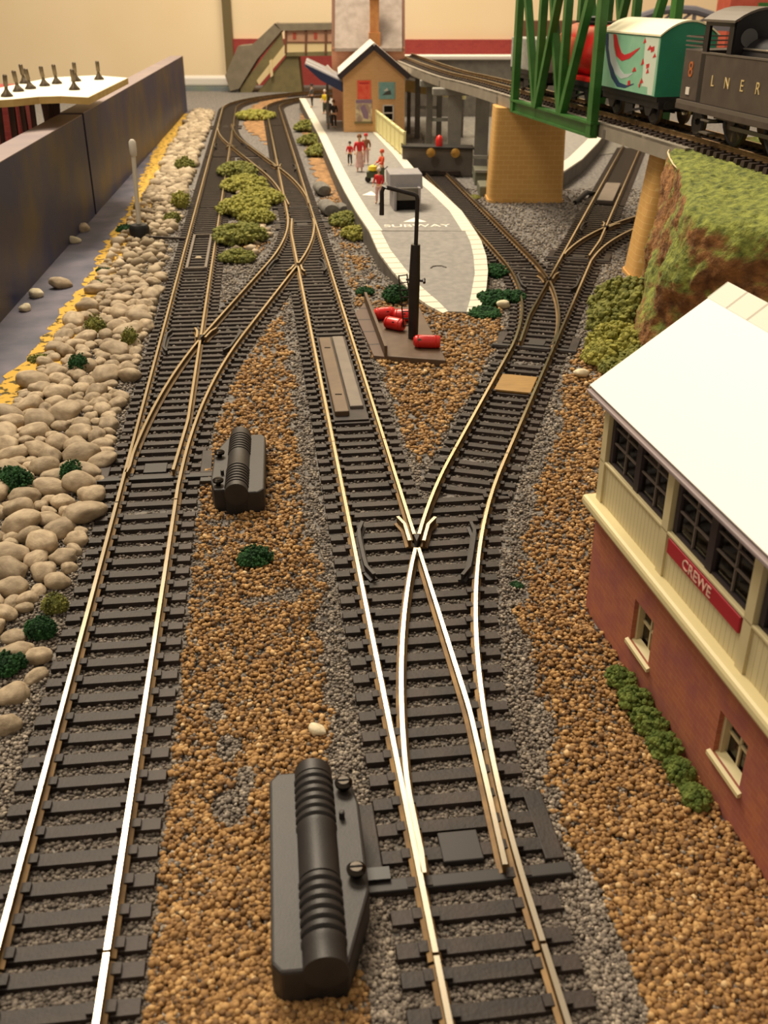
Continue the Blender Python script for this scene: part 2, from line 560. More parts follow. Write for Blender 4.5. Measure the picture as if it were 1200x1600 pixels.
def hill_mat():
    m, N, L, b = new_mat('mossy_embankment')
    b.inputs['Roughness'].default_value = 0.95
    tc = N.new('ShaderNodeTexCoord')

    def ns(scale, det=5):
        n = N.new('ShaderNodeTexNoise')
        n.inputs['Scale'].default_value = scale / S
        n.inputs['Detail'].default_value = det
        L.new(tc.outputs['Object'], n.inputs['Vector'])
        return n.outputs['Fac']

    def ramp(f, a, c, lo, hi):
        r = N.new('ShaderNodeValToRGB')
        r.color_ramp.elements[0].position = lo
        r.color_ramp.elements[1].position = hi
        r.color_ramp.elements[0].color = lin(a)
        r.color_ramp.elements[1].color = lin(c)
        L.new(f, r.inputs[0])
        return r.outputs[0]

    earth = ramp(ns(2.2), '#5a3a22', '#a87644', 0.3, 0.72)
    green = ramp(ns(3.4), '#4a5424', '#8e9440', 0.3, 0.68)
    # turf keeps to the flat top: the surface's own slope decides
    ge = N.new('ShaderNodeNewGeometry')
    sp = N.new('ShaderNodeSeparateXYZ')
    L.new(ge.outputs['Normal'], sp.inputs[0])
    ad = N.new('ShaderNodeMath')
    ad.operation = 'ADD'
    mr = N.new('ShaderNodeMapRange')
    mr.inputs[1].default_value = 0.3
    mr.inputs[2].default_value = 0.7
    mr.inputs[3].default_value = -0.45
    mr.inputs[4].default_value = 0.95
    L.new(ns(0.32, 4), mr.inputs[0])
    L.new(sp.outputs[2], ad.inputs[0])
    L.new(mr.outputs[0], ad.inputs[1])
    st = N.new('ShaderNodeMapRange')
    st.inputs[1].default_value = 0.35
    st.inputs[2].default_value = 0.75
    L.new(ad.outputs[0], st.inputs[0])
    mx = N.new('ShaderNodeMix')
    mx.data_type = 'RGBA'
    L.new(st.outputs[0], mx.inputs[0])
    L.new(earth, mx.inputs[6])
    L.new(green, mx.inputs[7])
    L.new(mx.outputs[2], b.inputs['Base Color'])
    bp = N.new('ShaderNodeBump')
    bp.inputs['Strength'].default_value = 0.9
    bp.inputs['Distance'].default_value = 0.12 * S
    L.new(ns(5.5), bp.inputs['Height'])
    L.new(bp.outputs[0], b.inputs['Normal'])
    return m


M['grass_hill'] = hill_mat()

# ------------------------------------------------------------------ the setting
structure(MB().box(-90, 90, 3, 175, -2.0, -0.03).build('ground', M['ballast_ground']))
structure(MB().box(-140, 140, 175, 178, -40, 120).build('wall_back', M['cream_wall']))
structure(MB().box(-25.35, -24.0, 173.9, 174.95, -1.9, 60).build('trim_1', M['trim_olive'], bevel=0.1))
b = MB()
b.box(-24.1, -1.5, 174.2, 174.95, -1.9, 6.75)
tag(b.build('backscene_board', M['red_backscene'], bevel=0.05), 'red brick-paper backscene board behind the covered footbridge', 'backdrop board')
b = MB()
b.box(2.0, 60, 174.2, 174.95, -1.9, 6.65)
tag(b.build('backscene_board', M['red_backscene'], bevel=0.05), 'red brick-paper backscene board behind the raised railway and green bridge', 'backdrop board')
# white ledge in front of the red board
b = MB()
b.box(3.0, 60, 171.5, 174.1, 3.0, 3.9)
tag(b.build('wall_ledge', M['sill'], bevel=0.15), 'pale ledge running along the foot of the red board', 'ledge')
sill = thing('window_ledge', 'shiny white ledge against the wall beyond the blue side board', 'ledge', (-25, 162, 0))
MB().box(-35, -20.6, 164.0, 167.5, 0.55, 1.95).build('ledge_board', M['sill'], sill, bevel=0.35, seg=3)
MB().box(-35, -20.3, 163.3, 167.5, -0.02, 0.54).build('ledge_base', M['sill_base'], sill)

# blue board along the side of the layout (two lengths butted together)
WX = lambda y: -19.25 - 0.083 * (y - 68)


def fascia(y0, y1, label, top):
    t = thing('side_board', label, 'side board', (WX((y0 + y1) / 2) - 0.6, (y0 + y1) / 2, -0.02))
    p = [(WX(y0), y0), (WX(y1), y1), (WX(y1) - 1.5, y1), (WX(y0) - 1.5, y0)]
    MB().prism(p, -0.02, top - 0.06).build('panel', M['fascia'], t)
    MB().prism(p, top - 0.06, top).build('top_edge', M['fascia_top'], t, bevel=0.02)
    if y0 < 30:
        MB().prism([(WX(y1) - .35, y1 - .01), (WX(y1) - .35, y1 + .51), (WX(y1) - 1.4, y1 + .51), (WX(y1) - 1.4, y1 - .01)], -0.02, top - .1).build('joint_strip', M['dark_base'], t)
    return t


fascia(24, 67.7, 'blue side board length with lamp-lit top edge below the white board', 6.3)
fascia(68.2, 134, 'blue side board length running on towards the window ledge', 6.35)
# painted strip and sand
b = MB()
pl = [gp(*p) for p in [(300, 172), (262, 240), (240, 300), (200, 372), (150, 455), (70, 585), (20, 660)]] + [(-12.3, 24), (WX(24), 24)]
pl += [(WX(y), y) for y in (50, 80, 110, 133)]
structure(b.prism(pl, -0.028, 0.03).build('trim_2', M['blue_strip']))

# ------------------------------------------------------------------ railway geometry
G2 = 0.825


def resample(P, step=0.3):
    P = np.array(P, float)
    d = np.r_[0, np.cumsum(np.linalg.norm(np.diff(P, axis=0), axis=1))]
    n = max(2, int(round(d[-1] / step)) + 1)
    s = np.linspace(0, d[-1], n)
    return np.stack([np.interp(s, d, P[:, 0]), np.interp(s, d, P[:, 1])], 1)


def arclen(P):
    return np.r_[0, np.cumsum(np.linalg.norm(np.diff(P, axis=0), axis=1))]


def normals(P):
    t = np.gradient(P, axis=0)
    t /= np.linalg.norm(t, axis=1)[:, None]
    return np.stack([t[:, 1], -t[:, 0]], 1)


def offset(P, o):
    o = np.asarray(o)
    return P + normals(P) * (o[:, None] if o.ndim else o)


def cut(P, s0, s1):
    d = arclen(P)
    s0, s1 = max(0, s0), min(d[-1], s1)
    s = np.r_[s0, d[(d > s0 + 1e-3) & (d < s1 - 1e-3)], s1]
    return np.stack([np.interp(s, d, P[:, 0]), np.interp(s, d, P[:, 1])], 1)


def cuty(P, y0, y1):
    d = arclen(P)
    f = lambda y: float(np.interp(y, P[:, 1], d)) if P[-1, 1] > P[0, 1] else float(np.interp(-y, -P[:, 1], d))
    a, c = sorted((f(y0), f(y1)))
    return cut(P, a, c)


def fillet(P0, d0, P1, d1, R, back, fwd):
    """line through P0 along d0, arc of radius R, line through P1 along d1"""
    P0, d0, P1, d1 = map(lambda q: np.array(q, float), (P0, d0, P1, d1))
    d0 /= np.linalg.norm(d0)
    d1 /= np.linalg.norm(d1)
    A = np.array([d0, -d1]).T
    u = np.linalg.solve(A, P1 - P0)
    I = P0 + d0 * u[0]
    ang = math.acos(np.clip(np.dot(d0, d1), -1, 1))
    tl = R * math.tan(ang / 2)
    sg = -np.sign(d0[0] * d1[1] - d0[1] * d1[0])      # +1 turns right
    a = I - d0 * tl
    n = np.array([d0[1], -d0[0]]) * sg
    c = a + n * R
    pts = [a - d0 * back]
    for k in range(41):
        g = ang * k / 40
        pts.append(c - n * R * math.cos(g) + d0 * R * math.sin(g))
    pts.append(pts[-1] + d1 * fwd)
    return np.array(pts), a, I


ys = np.arange(5, 134, 0.5)
A_line = np.stack([-3.81 - 0.117 * ys, ys], 1)
B_line = np.stack([2.88 - 0.1256 * ys, ys], 1)
dA, dB, dC = (-0.117, 1), (-0.1256, 1), (0.2886, 1)


def arc_on(P, d, R, ang, fwd, back=100):
    """straight to P, then turn right by ang degrees on radius R, then straight"""
    d = np.array(d, float) / np.linalg.norm(d)
    n = np.array([d[1], -d[0]])
    P = np.array(P, float)
    pts = [P - d * back]
    sg = 1 if ang > 0 else -1
    g1 = math.radians(abs(ang))
    for k in range(61):
        g = g1 * k / 60
        pts.append(P + n * sg * R * (1 - math.cos(g)) + d * R * math.sin(g))
    e = d * math.cos(g1) + n * sg * math.sin(g1)
    pts.append(pts[-1] + e * fwd)
    return np.array(pts)


A_far = resample(arc_on((-3.81 - 0.117 * 134, 134), dA, 28, 80, 24))
B_far = resample(arc_on((2.88 - 0.1256 * 135, 135), dB, 20, 75, 8))
C_path, c_toe, _ = fillet((2.88, 0), dB, (3.72, 30.89), dC, 42, 12, 95)
C_path = resample(C_path)
D_path, d_toe, _ = fillet((3.72, 30.89), dC, (12.96, 0), (-0.105, 1), 42, 10, 40)
D_path = resample(D_path)
C_at = lambda y: (-5.195 + 0.2886 * y, y)
E_path = resample(arc_on(C_at(53.0), dC, 31, 27, 14, 8))


def s_curve(y0, y1, y2, y3, m):
    """lateral offset: arc, straight, arc"""
    yy = np.arange(y0 - 6, y3 + 6, 0.25)
    sl = np.interp(yy, [y0, y1, y2, y3], [0, m, m, 0])
    return yy, np.cumsum(sl) * 0.25


yy, o = s_curve(25, 41, 53, 66.5, 0.2235)
o = np.minimum(o, 99)
k = (np.interp(67, yy, 6.69 - 0.0086 * yy)) / o[-1]
X1 = np.stack([-3.81 - 0.117 * yy + o * k, yy], 1)
yy, o = s_curve(69.5, 85, 102, 117.5, 1.0)
k = np.interp(93, yy, 6.69 - 0.0086 * yy) / o[-1]
X3 = np.stack([2.88 - 0.1256 * yy - o * k, yy], 1)
wgt = np.clip((yy - 95) / 22, 0, 1)
X3[:, 0] = X3[:, 0] * (1 - wgt) + (-3.81 - 0.117 * yy + (o[-1] - o) * k) * wgt
X1, X3 = resample(X1), resample(X3)

TIE_TOP = 0.10
RAILP = [(-.11, 0), (.11, 0), (.11, .03), (.03, .06), (.03, .17), (.044, .19), (.044, .25), (-.044, .25), (-.044, .19), (-.03, .17), (-.03, .06), (-.11, .03)]
RAILM = [1, 1, 1, 1, 1, 1, 0, 1, 1, 1, 1, 1]
CENTRES = []


def rail(P, parent, name='rail', z=0.0, dark=False, low=0.0):
    if len(P) < 2 or arclen(P)[-1] < 0.15:
        return None
    P = resample(P, 0.45 if len(P) > 4 else 0.4) if arclen(P)[-1] > 0.9 else P
    mb = MB().sweep(P, [(a, c - (low if c > .18 else 0)) for a, c in RAILP], RAILM, z + TIE_TOP + 0.01)
    return mb.build(name, [M['frog'] if dark else M['rail_top'], M['frog'] if dark else M['rail_side']], parent)


def sleeper_mb(c, n, l0, l1, wid=0.33, z=0.0, chairs=()):
    """c on the centreline, n unit normal (right), from lateral l0 to l1"""
    t = (-n[1], n[0])
    mt = Matrix(((n[0], t[0], 0, c[0]), (n[1], t[1], 0, c[1]), (0, 0, 1, z), (0, 0, 0, 1)))
    mb = MB(mt)
    h = wid / 2
    e = 0.03
    V = [(l0, -h, -.12), (l1, -h, -.12), (l1, h, -.12), (l0, h, -.12), (l0 + e, -h + e, TIE_TOP), (l1 - e, -h + e, TIE_TOP), (l1 - e, h - e, TIE_TOP), (l0 + e, h - e, TIE_TOP)]
    mb.add(V, [(3, 2, 1, 0), (4, 5, 6, 7), (0, 1, 5, 4), (1, 2, 6, 5), (2, 3, 7, 6), (3, 0, 4, 7)])
    for x in chairs:
        mb.box(x - 0.21, x - 0.06, -0.1, 0.1, TIE_TOP - 0.02, TIE_TOP + 0.07)
        mb.box(x + 0.06, x + 0.21, -0.1, 0.1, TIE_TOP - 0.02, TIE_TOP + 0.07)
    return mb


PITCH_S = 0.625
_sl = {}


def lay_sleepers(P, parent, z=0.0, hl=1.4, start=0.3, limit=100):
    """identical sleepers along a plain centreline; they share one mesh"""
    d = arclen(P)
    N = normals(P)
    root = Vector(wloc(parent))
    first = _sl.get(hl)
    s = start
    n_done = 0
    while s < d[-1] - 0.12 and n_done < limit:
        c = (np.interp(s, d, P[:, 0]), np.interp(s, d, P[:, 1]))
        n = np.array([np.interp(s, d, N[:, 0]), np.interp(s, d, N[:, 1])])
        n /= np.linalg.norm(n)
        if first is None:
            o = sleeper_mb((0, 0), (1, 0), -hl, hl, chairs=(-G2, G2)).build('sleeper', M['sleeper'], None, loc=(0, 0, 0))
            o.parent = parent
            first = _sl[hl] = o
        else:
            o = first.copy()
            C.objects.link(o)
            o.parent = parent
        o.name = 'sleeper'
        o.location = (Vector((c[0], c[1], z)) - root) * S
        o.rotation_euler = (0, 0, math.atan2(-n[1], n[0]) * -1)
        s += PITCH_S
        n_done += 1


def plain_track(P, label, group=None, z=0.0, gap=0.02, start=0.3):
    P = resample(P, 0.4)
    mid = P[len(P) // 2]
    t = thing('track', label, 'model railway track', (float(mid[0]), float(mid[1]), z - 0.02), group)
    L = arclen(P)[-1]
    Q = cut(P, gap, L - gap)
    rail(offset(Q, -G2), t, z=z)
    rail(offset(Q, G2), t, z=z)
    lay_sleepers(P, t, z, start=start)
    CENTRES.append(P)
    return t


def first_cross(P, Q, after=2.0):
    dP, dQ = arclen(P), arclen(Q)
    for i in range(len(P) - 1):
        if dP[i] < after:
            continue
        a, r = P[i], P[i + 1] - P[i]
        b0, e = Q[:-1], Q[1:] - Q[:-1]
        den = r[0] * e[:, 1] - r[1] * e[:, 0]
        den = np.where(np.abs(den) < 1e-9, 1e-9, den)
        w0 = b0 - a
        u = (w0[:, 0] * e[:, 1] - w0[:, 1] * e[:, 0]) / den
        v = (w0[:, 0] * r[1] - w0[:, 1] * r[0]) / den
        ok = np.where((u >= 0) & (u <= 1) & (v >= 0) & (v <= 1) & (dQ[:-1] > after))[0]
        if len(ok):
            j = ok[0]
            return a + r * u[j], dP[i] + u[j] * np.linalg.norm(r), dQ[j] + v[j] * np.linalg.norm(e[j])
    return None


def turnout(Mn, Dv, toe, label, lever=0, detail=True):
    """Mn: main centreline from its near joint; Dv: diverging centreline sharing the start; toe: distance of the blade tips along both"""
    Mn, Dv = resample(Mn, 0.3), resample(Dv, 0.3)
    mid = Mn[len(Mn) // 2]
    t = thing('railway_point', label, 'railway point', (float(mid[0]), float(mid[1]), -0.02))
    e = Dv[-1]
    j = np.argmin(np.linalg.norm(Mn - e, axis=1))
    sg = float(np.sign(np.dot(e - Mn[j], normals(Mn)[j])))
    LM, LD = arclen(Mn)[-1], arclen(Dv)[-1]
    stM, stD = offset(Mn, -sg * G2), offset(Dv, sg * G2)
    inM, inD = offset(Mn, sg * G2), offset(Dv, -sg * G2)
    rail(cut(stM, 0.02, 999), t)
    rail(cut(stD, 0.02, 999), t)
    F, sM, sD = first_cross(inM, inD, toe + 3)

    def closure(R, s_end, open_by):
        d = arclen(R)
        ref = stD if R is inM else stM
        Q = cut(R, toe, s_end - 0.3)
        q = arclen(Q)
        sep = np.array([np.min(np.linalg.norm(ref - p, axis=1)) for p in Q])
        if open_by:
            sh = open_by * np.clip(1 - q / 4.0, 0, 1)
            return offset(Q, -sg * sh if R is inM else sg * sh)
        push = np.clip(0.098 - sep, 0, 1)
        return offset(Q, sg * push if R is inD else -sg * push)

    rail(closure(inM, sM, 0.22), t, 'blade')
    rail(closure(inD, sD, 0), t, 'blade')
    rail(cut(inM, sM + 0.45, 999), t)
    rail(cut(inD, sD + 0.45, 999), t)
    # frog nose, wing rails, check rails
    a, c = cut(inM, sM + 0.5, sM + 0.6)[0], cut(inD, sD + 0.5, sD + 0.6)[0]
    ax = (a + c) / 2 - F
    ax /= np.linalg.norm(ax)
    nn = np.array([ax[1], -ax[0]])
    F0 = F + ax * 0.08
    w0 = np.dot(a - F, nn)
    w1 = np.dot(c - F, nn)
    lo, hi = min(w0, w1) - 0.05, max(w0, w1) + 0.05
    far = F + ax * 0.62
    MB().prism([tuple(F0), tuple(far + nn * hi), tuple(far + nn * lo)], 0.02, TIE_TOP + 0.245).build('frog', M['frog'], t)
    for R, o, s in ((inM, -sg * 0.17, sM), (inD, sg * 0.17, sD)):
        Q = cut(R, s + 0.12, s + 1.5)
        q = arclen(Q)
        rail(offset(Q, o * (1 + 0.8 * np.clip((q - 1.0) / 0.4, 0, 1))), t, 'wing_rail')
    for R, o, s in ((stM, sg * 0.19, arclen(stM)[-1] * sM / arclen(inM)[-1]), (stD, -sg * 0.19, arclen(stD)[-1] * sD / arclen(inD)[-1])):
        Q = cut(R, s - 1.4, s + 1.4)
        q = arclen(Q)
        L = q[-1]
        fl = np.clip((np.abs(q - L / 2) - L / 2 + 0.45) / 0.45, 0, 1)
        rail(offset(Q, o * (1 + 0.9 * fl)), t, 'check_rail', dark=True, low=0.03)
    # sleepers, long ones under both roads
    dM, dD = arclen(Mn), arclen(Dv)
    NM, ND = normals(Mn), normals(Dv)
    s = 0.3
    last_v = 0.0
    while s < LM - 0.12:
        cpt = np.array([np.interp(s, dM, Mn[:, 0]), np.interp(s, dM, Mn[:, 1])])
        n = np.array([np.interp(s, dM, NM[:, 0]), np.interp(s, dM, NM[:, 1])])
        tt = np.array([-n[1], n[0]])
        al = (Dv - cpt) @ tt
        sel = np.where((al[:-1] <= 0) & (al[1:] > 0) | (al[:-1] >= 0) & (al[1:] < 0))[0]
        l0, l1 = -1.4, 1.4
        ch = [-G2, G2]
        if len(sel):
            j = sel[0]
            f = al[j] / (al[j] - al[j + 1])
            lat = float(((Dv[j] + (Dv[j + 1] - Dv[j]) * f) - cpt) @ n)
            sv = dD[j] + f * (dD[j + 1] - dD[j])
            if abs(lat) < 2.75:
                l0, l1 = min(l0, lat - 1.4), max(l1, lat + 1.4)
                last_v = max(last_v, sv)
                ch = [-sg * G2] + ([lat + sg * G2] if abs(lat) > 0.0 else [])
        if abs(s - toe) < 0.31:
            l0, l1 = l0 - 0.4, l1 + 0.4
        sleeper_mb(cpt, n, l0, l1, chairs=ch).build('sleeper', M['sleeper'], t)
        s += PITCH_S
    s = last_v + PITCH_S
    while s < LD - 0.12:
        cpt = (np.interp(s, dD, Dv[:, 0]), np.interp(s, dD, Dv[:, 1]))
        n = np.array([np.interp(s, dD, ND[:, 0]), np.interp(s, dD, ND[:, 1])])
        sleeper_mb(cpt, n, -1.4, 1.4, chairs=(-G2, G2)).build('sleeper', M['sleeper'], t)
        s += PITCH_S
    # tie bar
    cpt = np.array([np.interp(toe, dM, Mn[:, 0]), np.interp(toe, dM, Mn[:, 1])])
    n = np.array([np.interp(toe, dM, NM[:, 0]), np.interp(toe, dM, NM[:, 1])])
    tt = np.array([-n[1], n[0]])
    mt = Matrix(((n[0], tt[0], 0, cpt[0]), (n[1], tt[1], 0, cpt[1]), (0, 0, 1, 0), (0, 0, 0, 1)))
    b = MB(mt)
    b.box(-1.75 - (0.25 if lever < 0 else 0), 1.75 + (0.25 if lever > 0 else 0), -0.13, 0.13, 0.0, TIE_TOP + 0.05)
    b.build('tie_bar', M['frog'], t, bevel=0.02)
    if detail:
        b = MB(mt)
        b.box(-0.35, 0.35, 0.38, 1.05, 0.0, TIE_TOP + 0.03)
        b.build('spring_plate', M['frog'], t, bevel=0.02)
        for x0 in (-1.72, 1.38):
            MB(mt).box(x0, x0 + 0.34, 0.25, 1.9, 0.0, TIE_TOP + 0.01).build('end_plate', M['sleeper'], t, bevel=0.02)
    CENTRES.append(Mn)
    CENTRES.append(Dv)
    return t


rv = lambda P: P[::-1].copy()
upto = lambda P, a, c: cuty(P, a, c)


def joinp(*Ps):
    return np.concatenate(Ps)


# road A
plain_track(cuty(A_line, 6.5, 10.05), 'stub of straight track past the rail joint where the shining silver rails turn dull')
plain_track(cuty(A_line, 10.07, 25.1), 'straight track with brightly shining silver rails beside the pebble bank')
turnout(cuty(A_line, 25.12, 46.9), joinp(cuty(A_line, 25.12, 26.2), cuty(X1, 26.3, 46.6)), 2.0,
        'railway point beside the small black point motor, at the end of the shining silver rails', lever=1)
plain_track(cuty(A_line, 46.92, 70.0), 'straight track with a grey frame lying between its rails, beside the white lamp post')
plain_track(cuty(A_line, 70.02, 94.0), 'straight track between the small far pebbles and the yellow green shrubs')
turnout(rv(cuty(A_line, 94.02, 119.5)), joinp(rv(cuty(A_line, 116.5, 119.5)), rv(cuty(X3, 94.02, 116.3))), 2.4,
        'railway point furthest along the pebble bank, below the window ledge')
plain_track(cut(A_far, 100 - (134 - 119.52) * 1.0068, 175), 'curved track sweeping round in front of the covered footbridge')
# road B
plain_track(cuty(B_line, 6.0, 10.2), 'stub of straight track below the toe of the point beside the large black motor')
turnout(cuty(B_line, 10.22, 29.4), joinp(cuty(B_line, 10.22, 10.8), cuty(C_path, 10.95, 28.6)), 1.55,
        'railway point beside the large black point motor, its frog in the middle of the photo', lever=-1)
plain_track(cuty(B_line, 29.42, 46.0), 'straight track with brown uncoupler plates between its rails, beside the water crane base')
turnout(rv(cuty(B_line, 46.02, 67.3)), joinp(rv(cuty(B_line, 66.0, 67.3)), rv(cuty(X1, 46.65, 65.9))), 2.2,
        'railway point in front of the narrow end of the platform, joining the crossover')
turnout(cuty(B_line, 67.35, 94.0), joinp(cuty(B_line, 67.35, 70.0), cuty(X3, 70.1, 93.95)), 2.6,
        'railway point beside the sacks, leading off behind the shrubs', detail=False)
plain_track(cuty(B_line, 94.02, 118.0), 'straight track along the platform edge beside the green weeds')
plain_track(cut(B_far, 100 - (135 - 118.02) * 1.00786, 150), 'curved track bending behind the tip of the station platform')
# road C, D and the branch
plain_track(cuty(C_path, 28.62, 38.0), 'slanting track with a golden brown plate lying between its rails')
turnout(cuty(C_path, 38.02, 53.9), joinp(cuty(C_path, 38.02, 39.0), cuty(D_path, 39.1, 54.6)), 1.6,
        'railway point beside the dark green bushes, where the platform siding branches off')
turnout(cuty(C_path, 53.92, 71.0), joinp(cuty(C_path, 53.92, 54.2), cuty(E_path, 54.4, 67.4)), 1.2,
        'railway point between the two tan bridge piers')
plain_track(cuty(C_path, 71.02, 100.0), 'track passing under the raised railway, with a grey block between its rails')
plain_track(cuty(E_path, 67.42, 78.0), 'branch track passing behind the tan pier beside the embankment')
plain_track(cuty(D_path, 54.62, 83.3), 'siding track along the straight platform edge, ending at the grey buffer block')

# ------------------------------------------------------------------ loose gravel
rng = np.random.default_rng(7)
kdp = np.concatenate([resample(P, 0.4) for P in CENTRES])
KD = kdtree.KDTree(len(kdp))
for i, p in enumerate(kdp):
    KD.insert((p[0], p[1], 0), i)
KD.balance()


def track_dist(P):
    return np.array([KD.find((p[0], p[1], 0))[2] for p in P])


def vnoise(P, sc, seed=0.0):
    return np.array([noise.noise((p[0] * sc + seed, p[1] * sc - seed, seed * 1.7)) for p in P])


def in_poly(P, poly):
    poly = np.array(poly, float)
    x, y = P[:, 0], P[:, 1]
    c = np.zeros(len(P), bool)
    j = len(poly) - 1
    for i in range(len(poly)):
        xi, yi, xj, yj = *poly[i], *poly[j]
        hit = ((yi > y) != (yj > y)) & (x < (xj - xi) * (y - yi) / (yj - yi + 1e-12) + xi)
        c ^= hit
        j = i
    return c


bm = bmesh.new()
bmesh.ops.create_icosphere(bm, subdivisions=1, radius=1)
ICO_V = np.array([v.co[:] for v in bm.verts])
ICO_F = np.array([[v.index for v in f.verts] for f in bm.faces])
bm.free()


def grains(name, P, z, r, mat, label, tint, cat='gravel', flat=0.75):
    n = len(P)
    q = rng.normal(size=(n, 4))
    q /= np.linalg.norm(q, axis=1)[:, None]
    a, b, c, d = q.T
    R = np.stack([np.stack([1 - 2 * (c * c + d * d), 2 * (b * c - a * d), 2 * (b * d + a * c)], -1),
                  np.stack([2 * (b * c + a * d), 1 - 2 * (b * b + d * d), 2 * (c * d - a * b)], -1),
                  np.stack([2 * (b * d - a * c), 2 * (c * d + a * b), 1 - 2 * (b * b + c * c)], -1)], 1)
    V = ICO_V[None] * rng.uniform(0.72, 1.2, (n, 12, 1)) * rng.uniform(0.7, 1.15, (n, 1, 3))
    V = np.einsum('nij,nkj->nki', R, V) * r[:, None, None]
    V[:, :, 2] *= flat
    V[:, :, 0] += P[:, 0, None]
    V[:, :, 1] += P[:, 1, None]
    V[:, :, 2] += z[:, None]
    F = (ICO_F[None] + 12 * np.arange(n)[:, None, None]).reshape(-1, 3)
    me = bpy.data.meshes.new(name)
    me.vertices.add(n * 12)
    me.vertices.foreach_set('co', (V.reshape(-1, 3) * S).astype(np.float32).ravel())
    me.loops.add(len(F) * 3)
    me.loops.foreach_set('vertex_index', F.ravel().astype(np.int32))
    me.polygons.add(len(F))
    me.polygons.foreach_set('loop_start', (np.arange(len(F)) * 3).astype(np.int32))
    me.polygons.foreach_set('loop_total', np.full(len(F), 3, np.int32))
    at_ = me.attributes.new('tint', 'FLOAT', 'POINT')
    at_.data.foreach_set('value', np.repeat(tint, 12).astype(np.float32))
    me.materials.append(mat)
    me.update()
    me.validate()
    o = bpy.data.objects.new(name, me)
    C.objects.link(o)
    tag(o, label, cat, kind='stuff')
    return o


def scatter(n, y0, y1, power):
    """points over the visible ground, thinning with distance from the near end"""
    u = rng.random(n)
    y = (y0 ** (1 - power) + u * (y1 ** (1 - power) - y0 ** (1 - power))) ** (1 / (1 - power))
    x = rng.uniform(-1.12, 1, n) * (0.44 * y + 2.6)
    return np.stack([x, y], 1)


BOXN = (0.984, 0.1785)
BOXU = (0.1785, -0.984)
BOX0 = (4.85, 20.1)
SAND_R = [gp(*p) for p in [(20, 660), (70, 590), (150, 460), (195, 375), (235, 300), (262, 240), (300, 178)]]


def sand_edge(y):
    q = np.array(SAND_R)
    return np.interp(y, q[:, 1], q[:, 0])


P = scatter(270000, 8.0, 78, 1.35)
P = P[P[:, 0] < -5.195 + 0.2886 * P[:, 1] + np.where(P[:, 1] < 21.5, 11, 5.5)]
td = track_dist(P)
nz = vnoise(P, 0.55, 3.1) * 0.6 + vnoise(P, 1.7, 9.2) * 0.4
xa = -3.81 - 0.117 * P[:, 1]
xb = 2.88 - 0.1256 * P[:, 1]
xc = np.where(P[:, 1] > 19.5, -5.195 + 0.2886 * P[:, 1], xb)
box_d = (P[:, 0] - BOX0[0]) * BOXN[0] + (P[:, 1] - BOX0[1]) * BOXN[1]
in_box = (box_d > -0.03) & ((P[:, 0] - BOX0[0]) * BOXU[0] + (P[:, 1] - BOX0[1]) * BOXU[1] > -0.03)
between_ab = (P[:, 0] > xa) & (P[:, 0] < xb)
wedge = (P[:, 0] > xb) & (P[:, 0] < xc) & (P[:, 1] > 19.5)
right = P[:, 0] > xc
left = P[:, 0] < xa
plat_side = in_poly(P, [(-1.2, 44.5), (0.6, 44.5), (-0.9, 56), (-3.3, 74), (-4.6, 74), (-2.6, 58)])
edge = td - 1.45
orange = np.zeros(len(P), bool)
# between the roads the brown gravel keeps a grey margin along the right-hand road
marg_b = (xb - P[:, 0]) - 1.45
orange |= between_ab & (P[:, 1] < 47) & (edge > 0.02 + 0.1 * nz) & (marg_b > 0.28 + 0.75 * (nz + 0.25)) & (nz > -0.42)
orange |= wedge & (P[:, 1] > 28.5) & (P[:, 1] < 47) & (edge > 0.15 + 0.5 * nz)
orange |= right & (P[:, 1] < 39.5) & (edge > 0.42 + 0.8 * nz + 0.25 * np.clip((20 - P[:, 1]) / 8, 0, 1)) & (nz > -0.5)
orange |= plat_side & (nz > -0.05)
orange |= between_ab & (P[:, 1] > 50) & (nz > 0.25) & (edge > 0.1)
sandy = left & (P[:, 0] < sand_edge(P[:, 1]) + 0.1)
ok = ~in_box & ~sandy
dens_o = rng.random(len(P)) < 0.75
sel = ok & orange & dens_o
mix = rng.random(len(P)) < np.where(edge < 0.9, 0.36, 0.2) * np.where(P[:, 1] > 26, 0.45, 1.0)
Po = P[sel & ~mix]
dd = np.clip(Po[:, 1] / 34, 0.55, 1.1)
grains('orange_gravel', Po, rng.uniform(-0.02, 0.09, len(Po)), rng.uniform(0.05, 0.095, len(Po)) * np.clip(dd + 0.25, 0.85, 1.4), M['orange_grain'],
       'orange brown gravel heaped between the tracks and beside the brick signal box', rng.beta(2.2, 2.2, len(Po)))
selg = ok & ((~orange) | mix) & (P[:, 1] < 78)
Pg = P[selg]
tdg = td[selg]
on_track = tdg < 1.45
zg = np.where(on_track, rng.uniform(-0.08, 0.012, len(Pg)), rng.uniform(-0.03, 0.05, len(Pg)))
grains('grey_ballast', Pg, zg, rng.uniform(0.035, 0.068, len(Pg)) * np.clip(Pg[:, 1] / 36 + 0.3, 0.9, 1.5), M['grey_grain'],
       'fine grey ballast grains lying between the sleepers and along the tracks', rng.beta(2, 2.4, len(Pg)) * np.where(on_track, 0.62, 1.0))  # grains among sleepers tinted darker: dirtier stone plus painted shade between them

far_mat = pm('brown_far_gravel', '#6b4f34', '#b58b5c', 1.6, 0.95, bump=0.8, bscale=6, lo=0.3, hi=0.7)


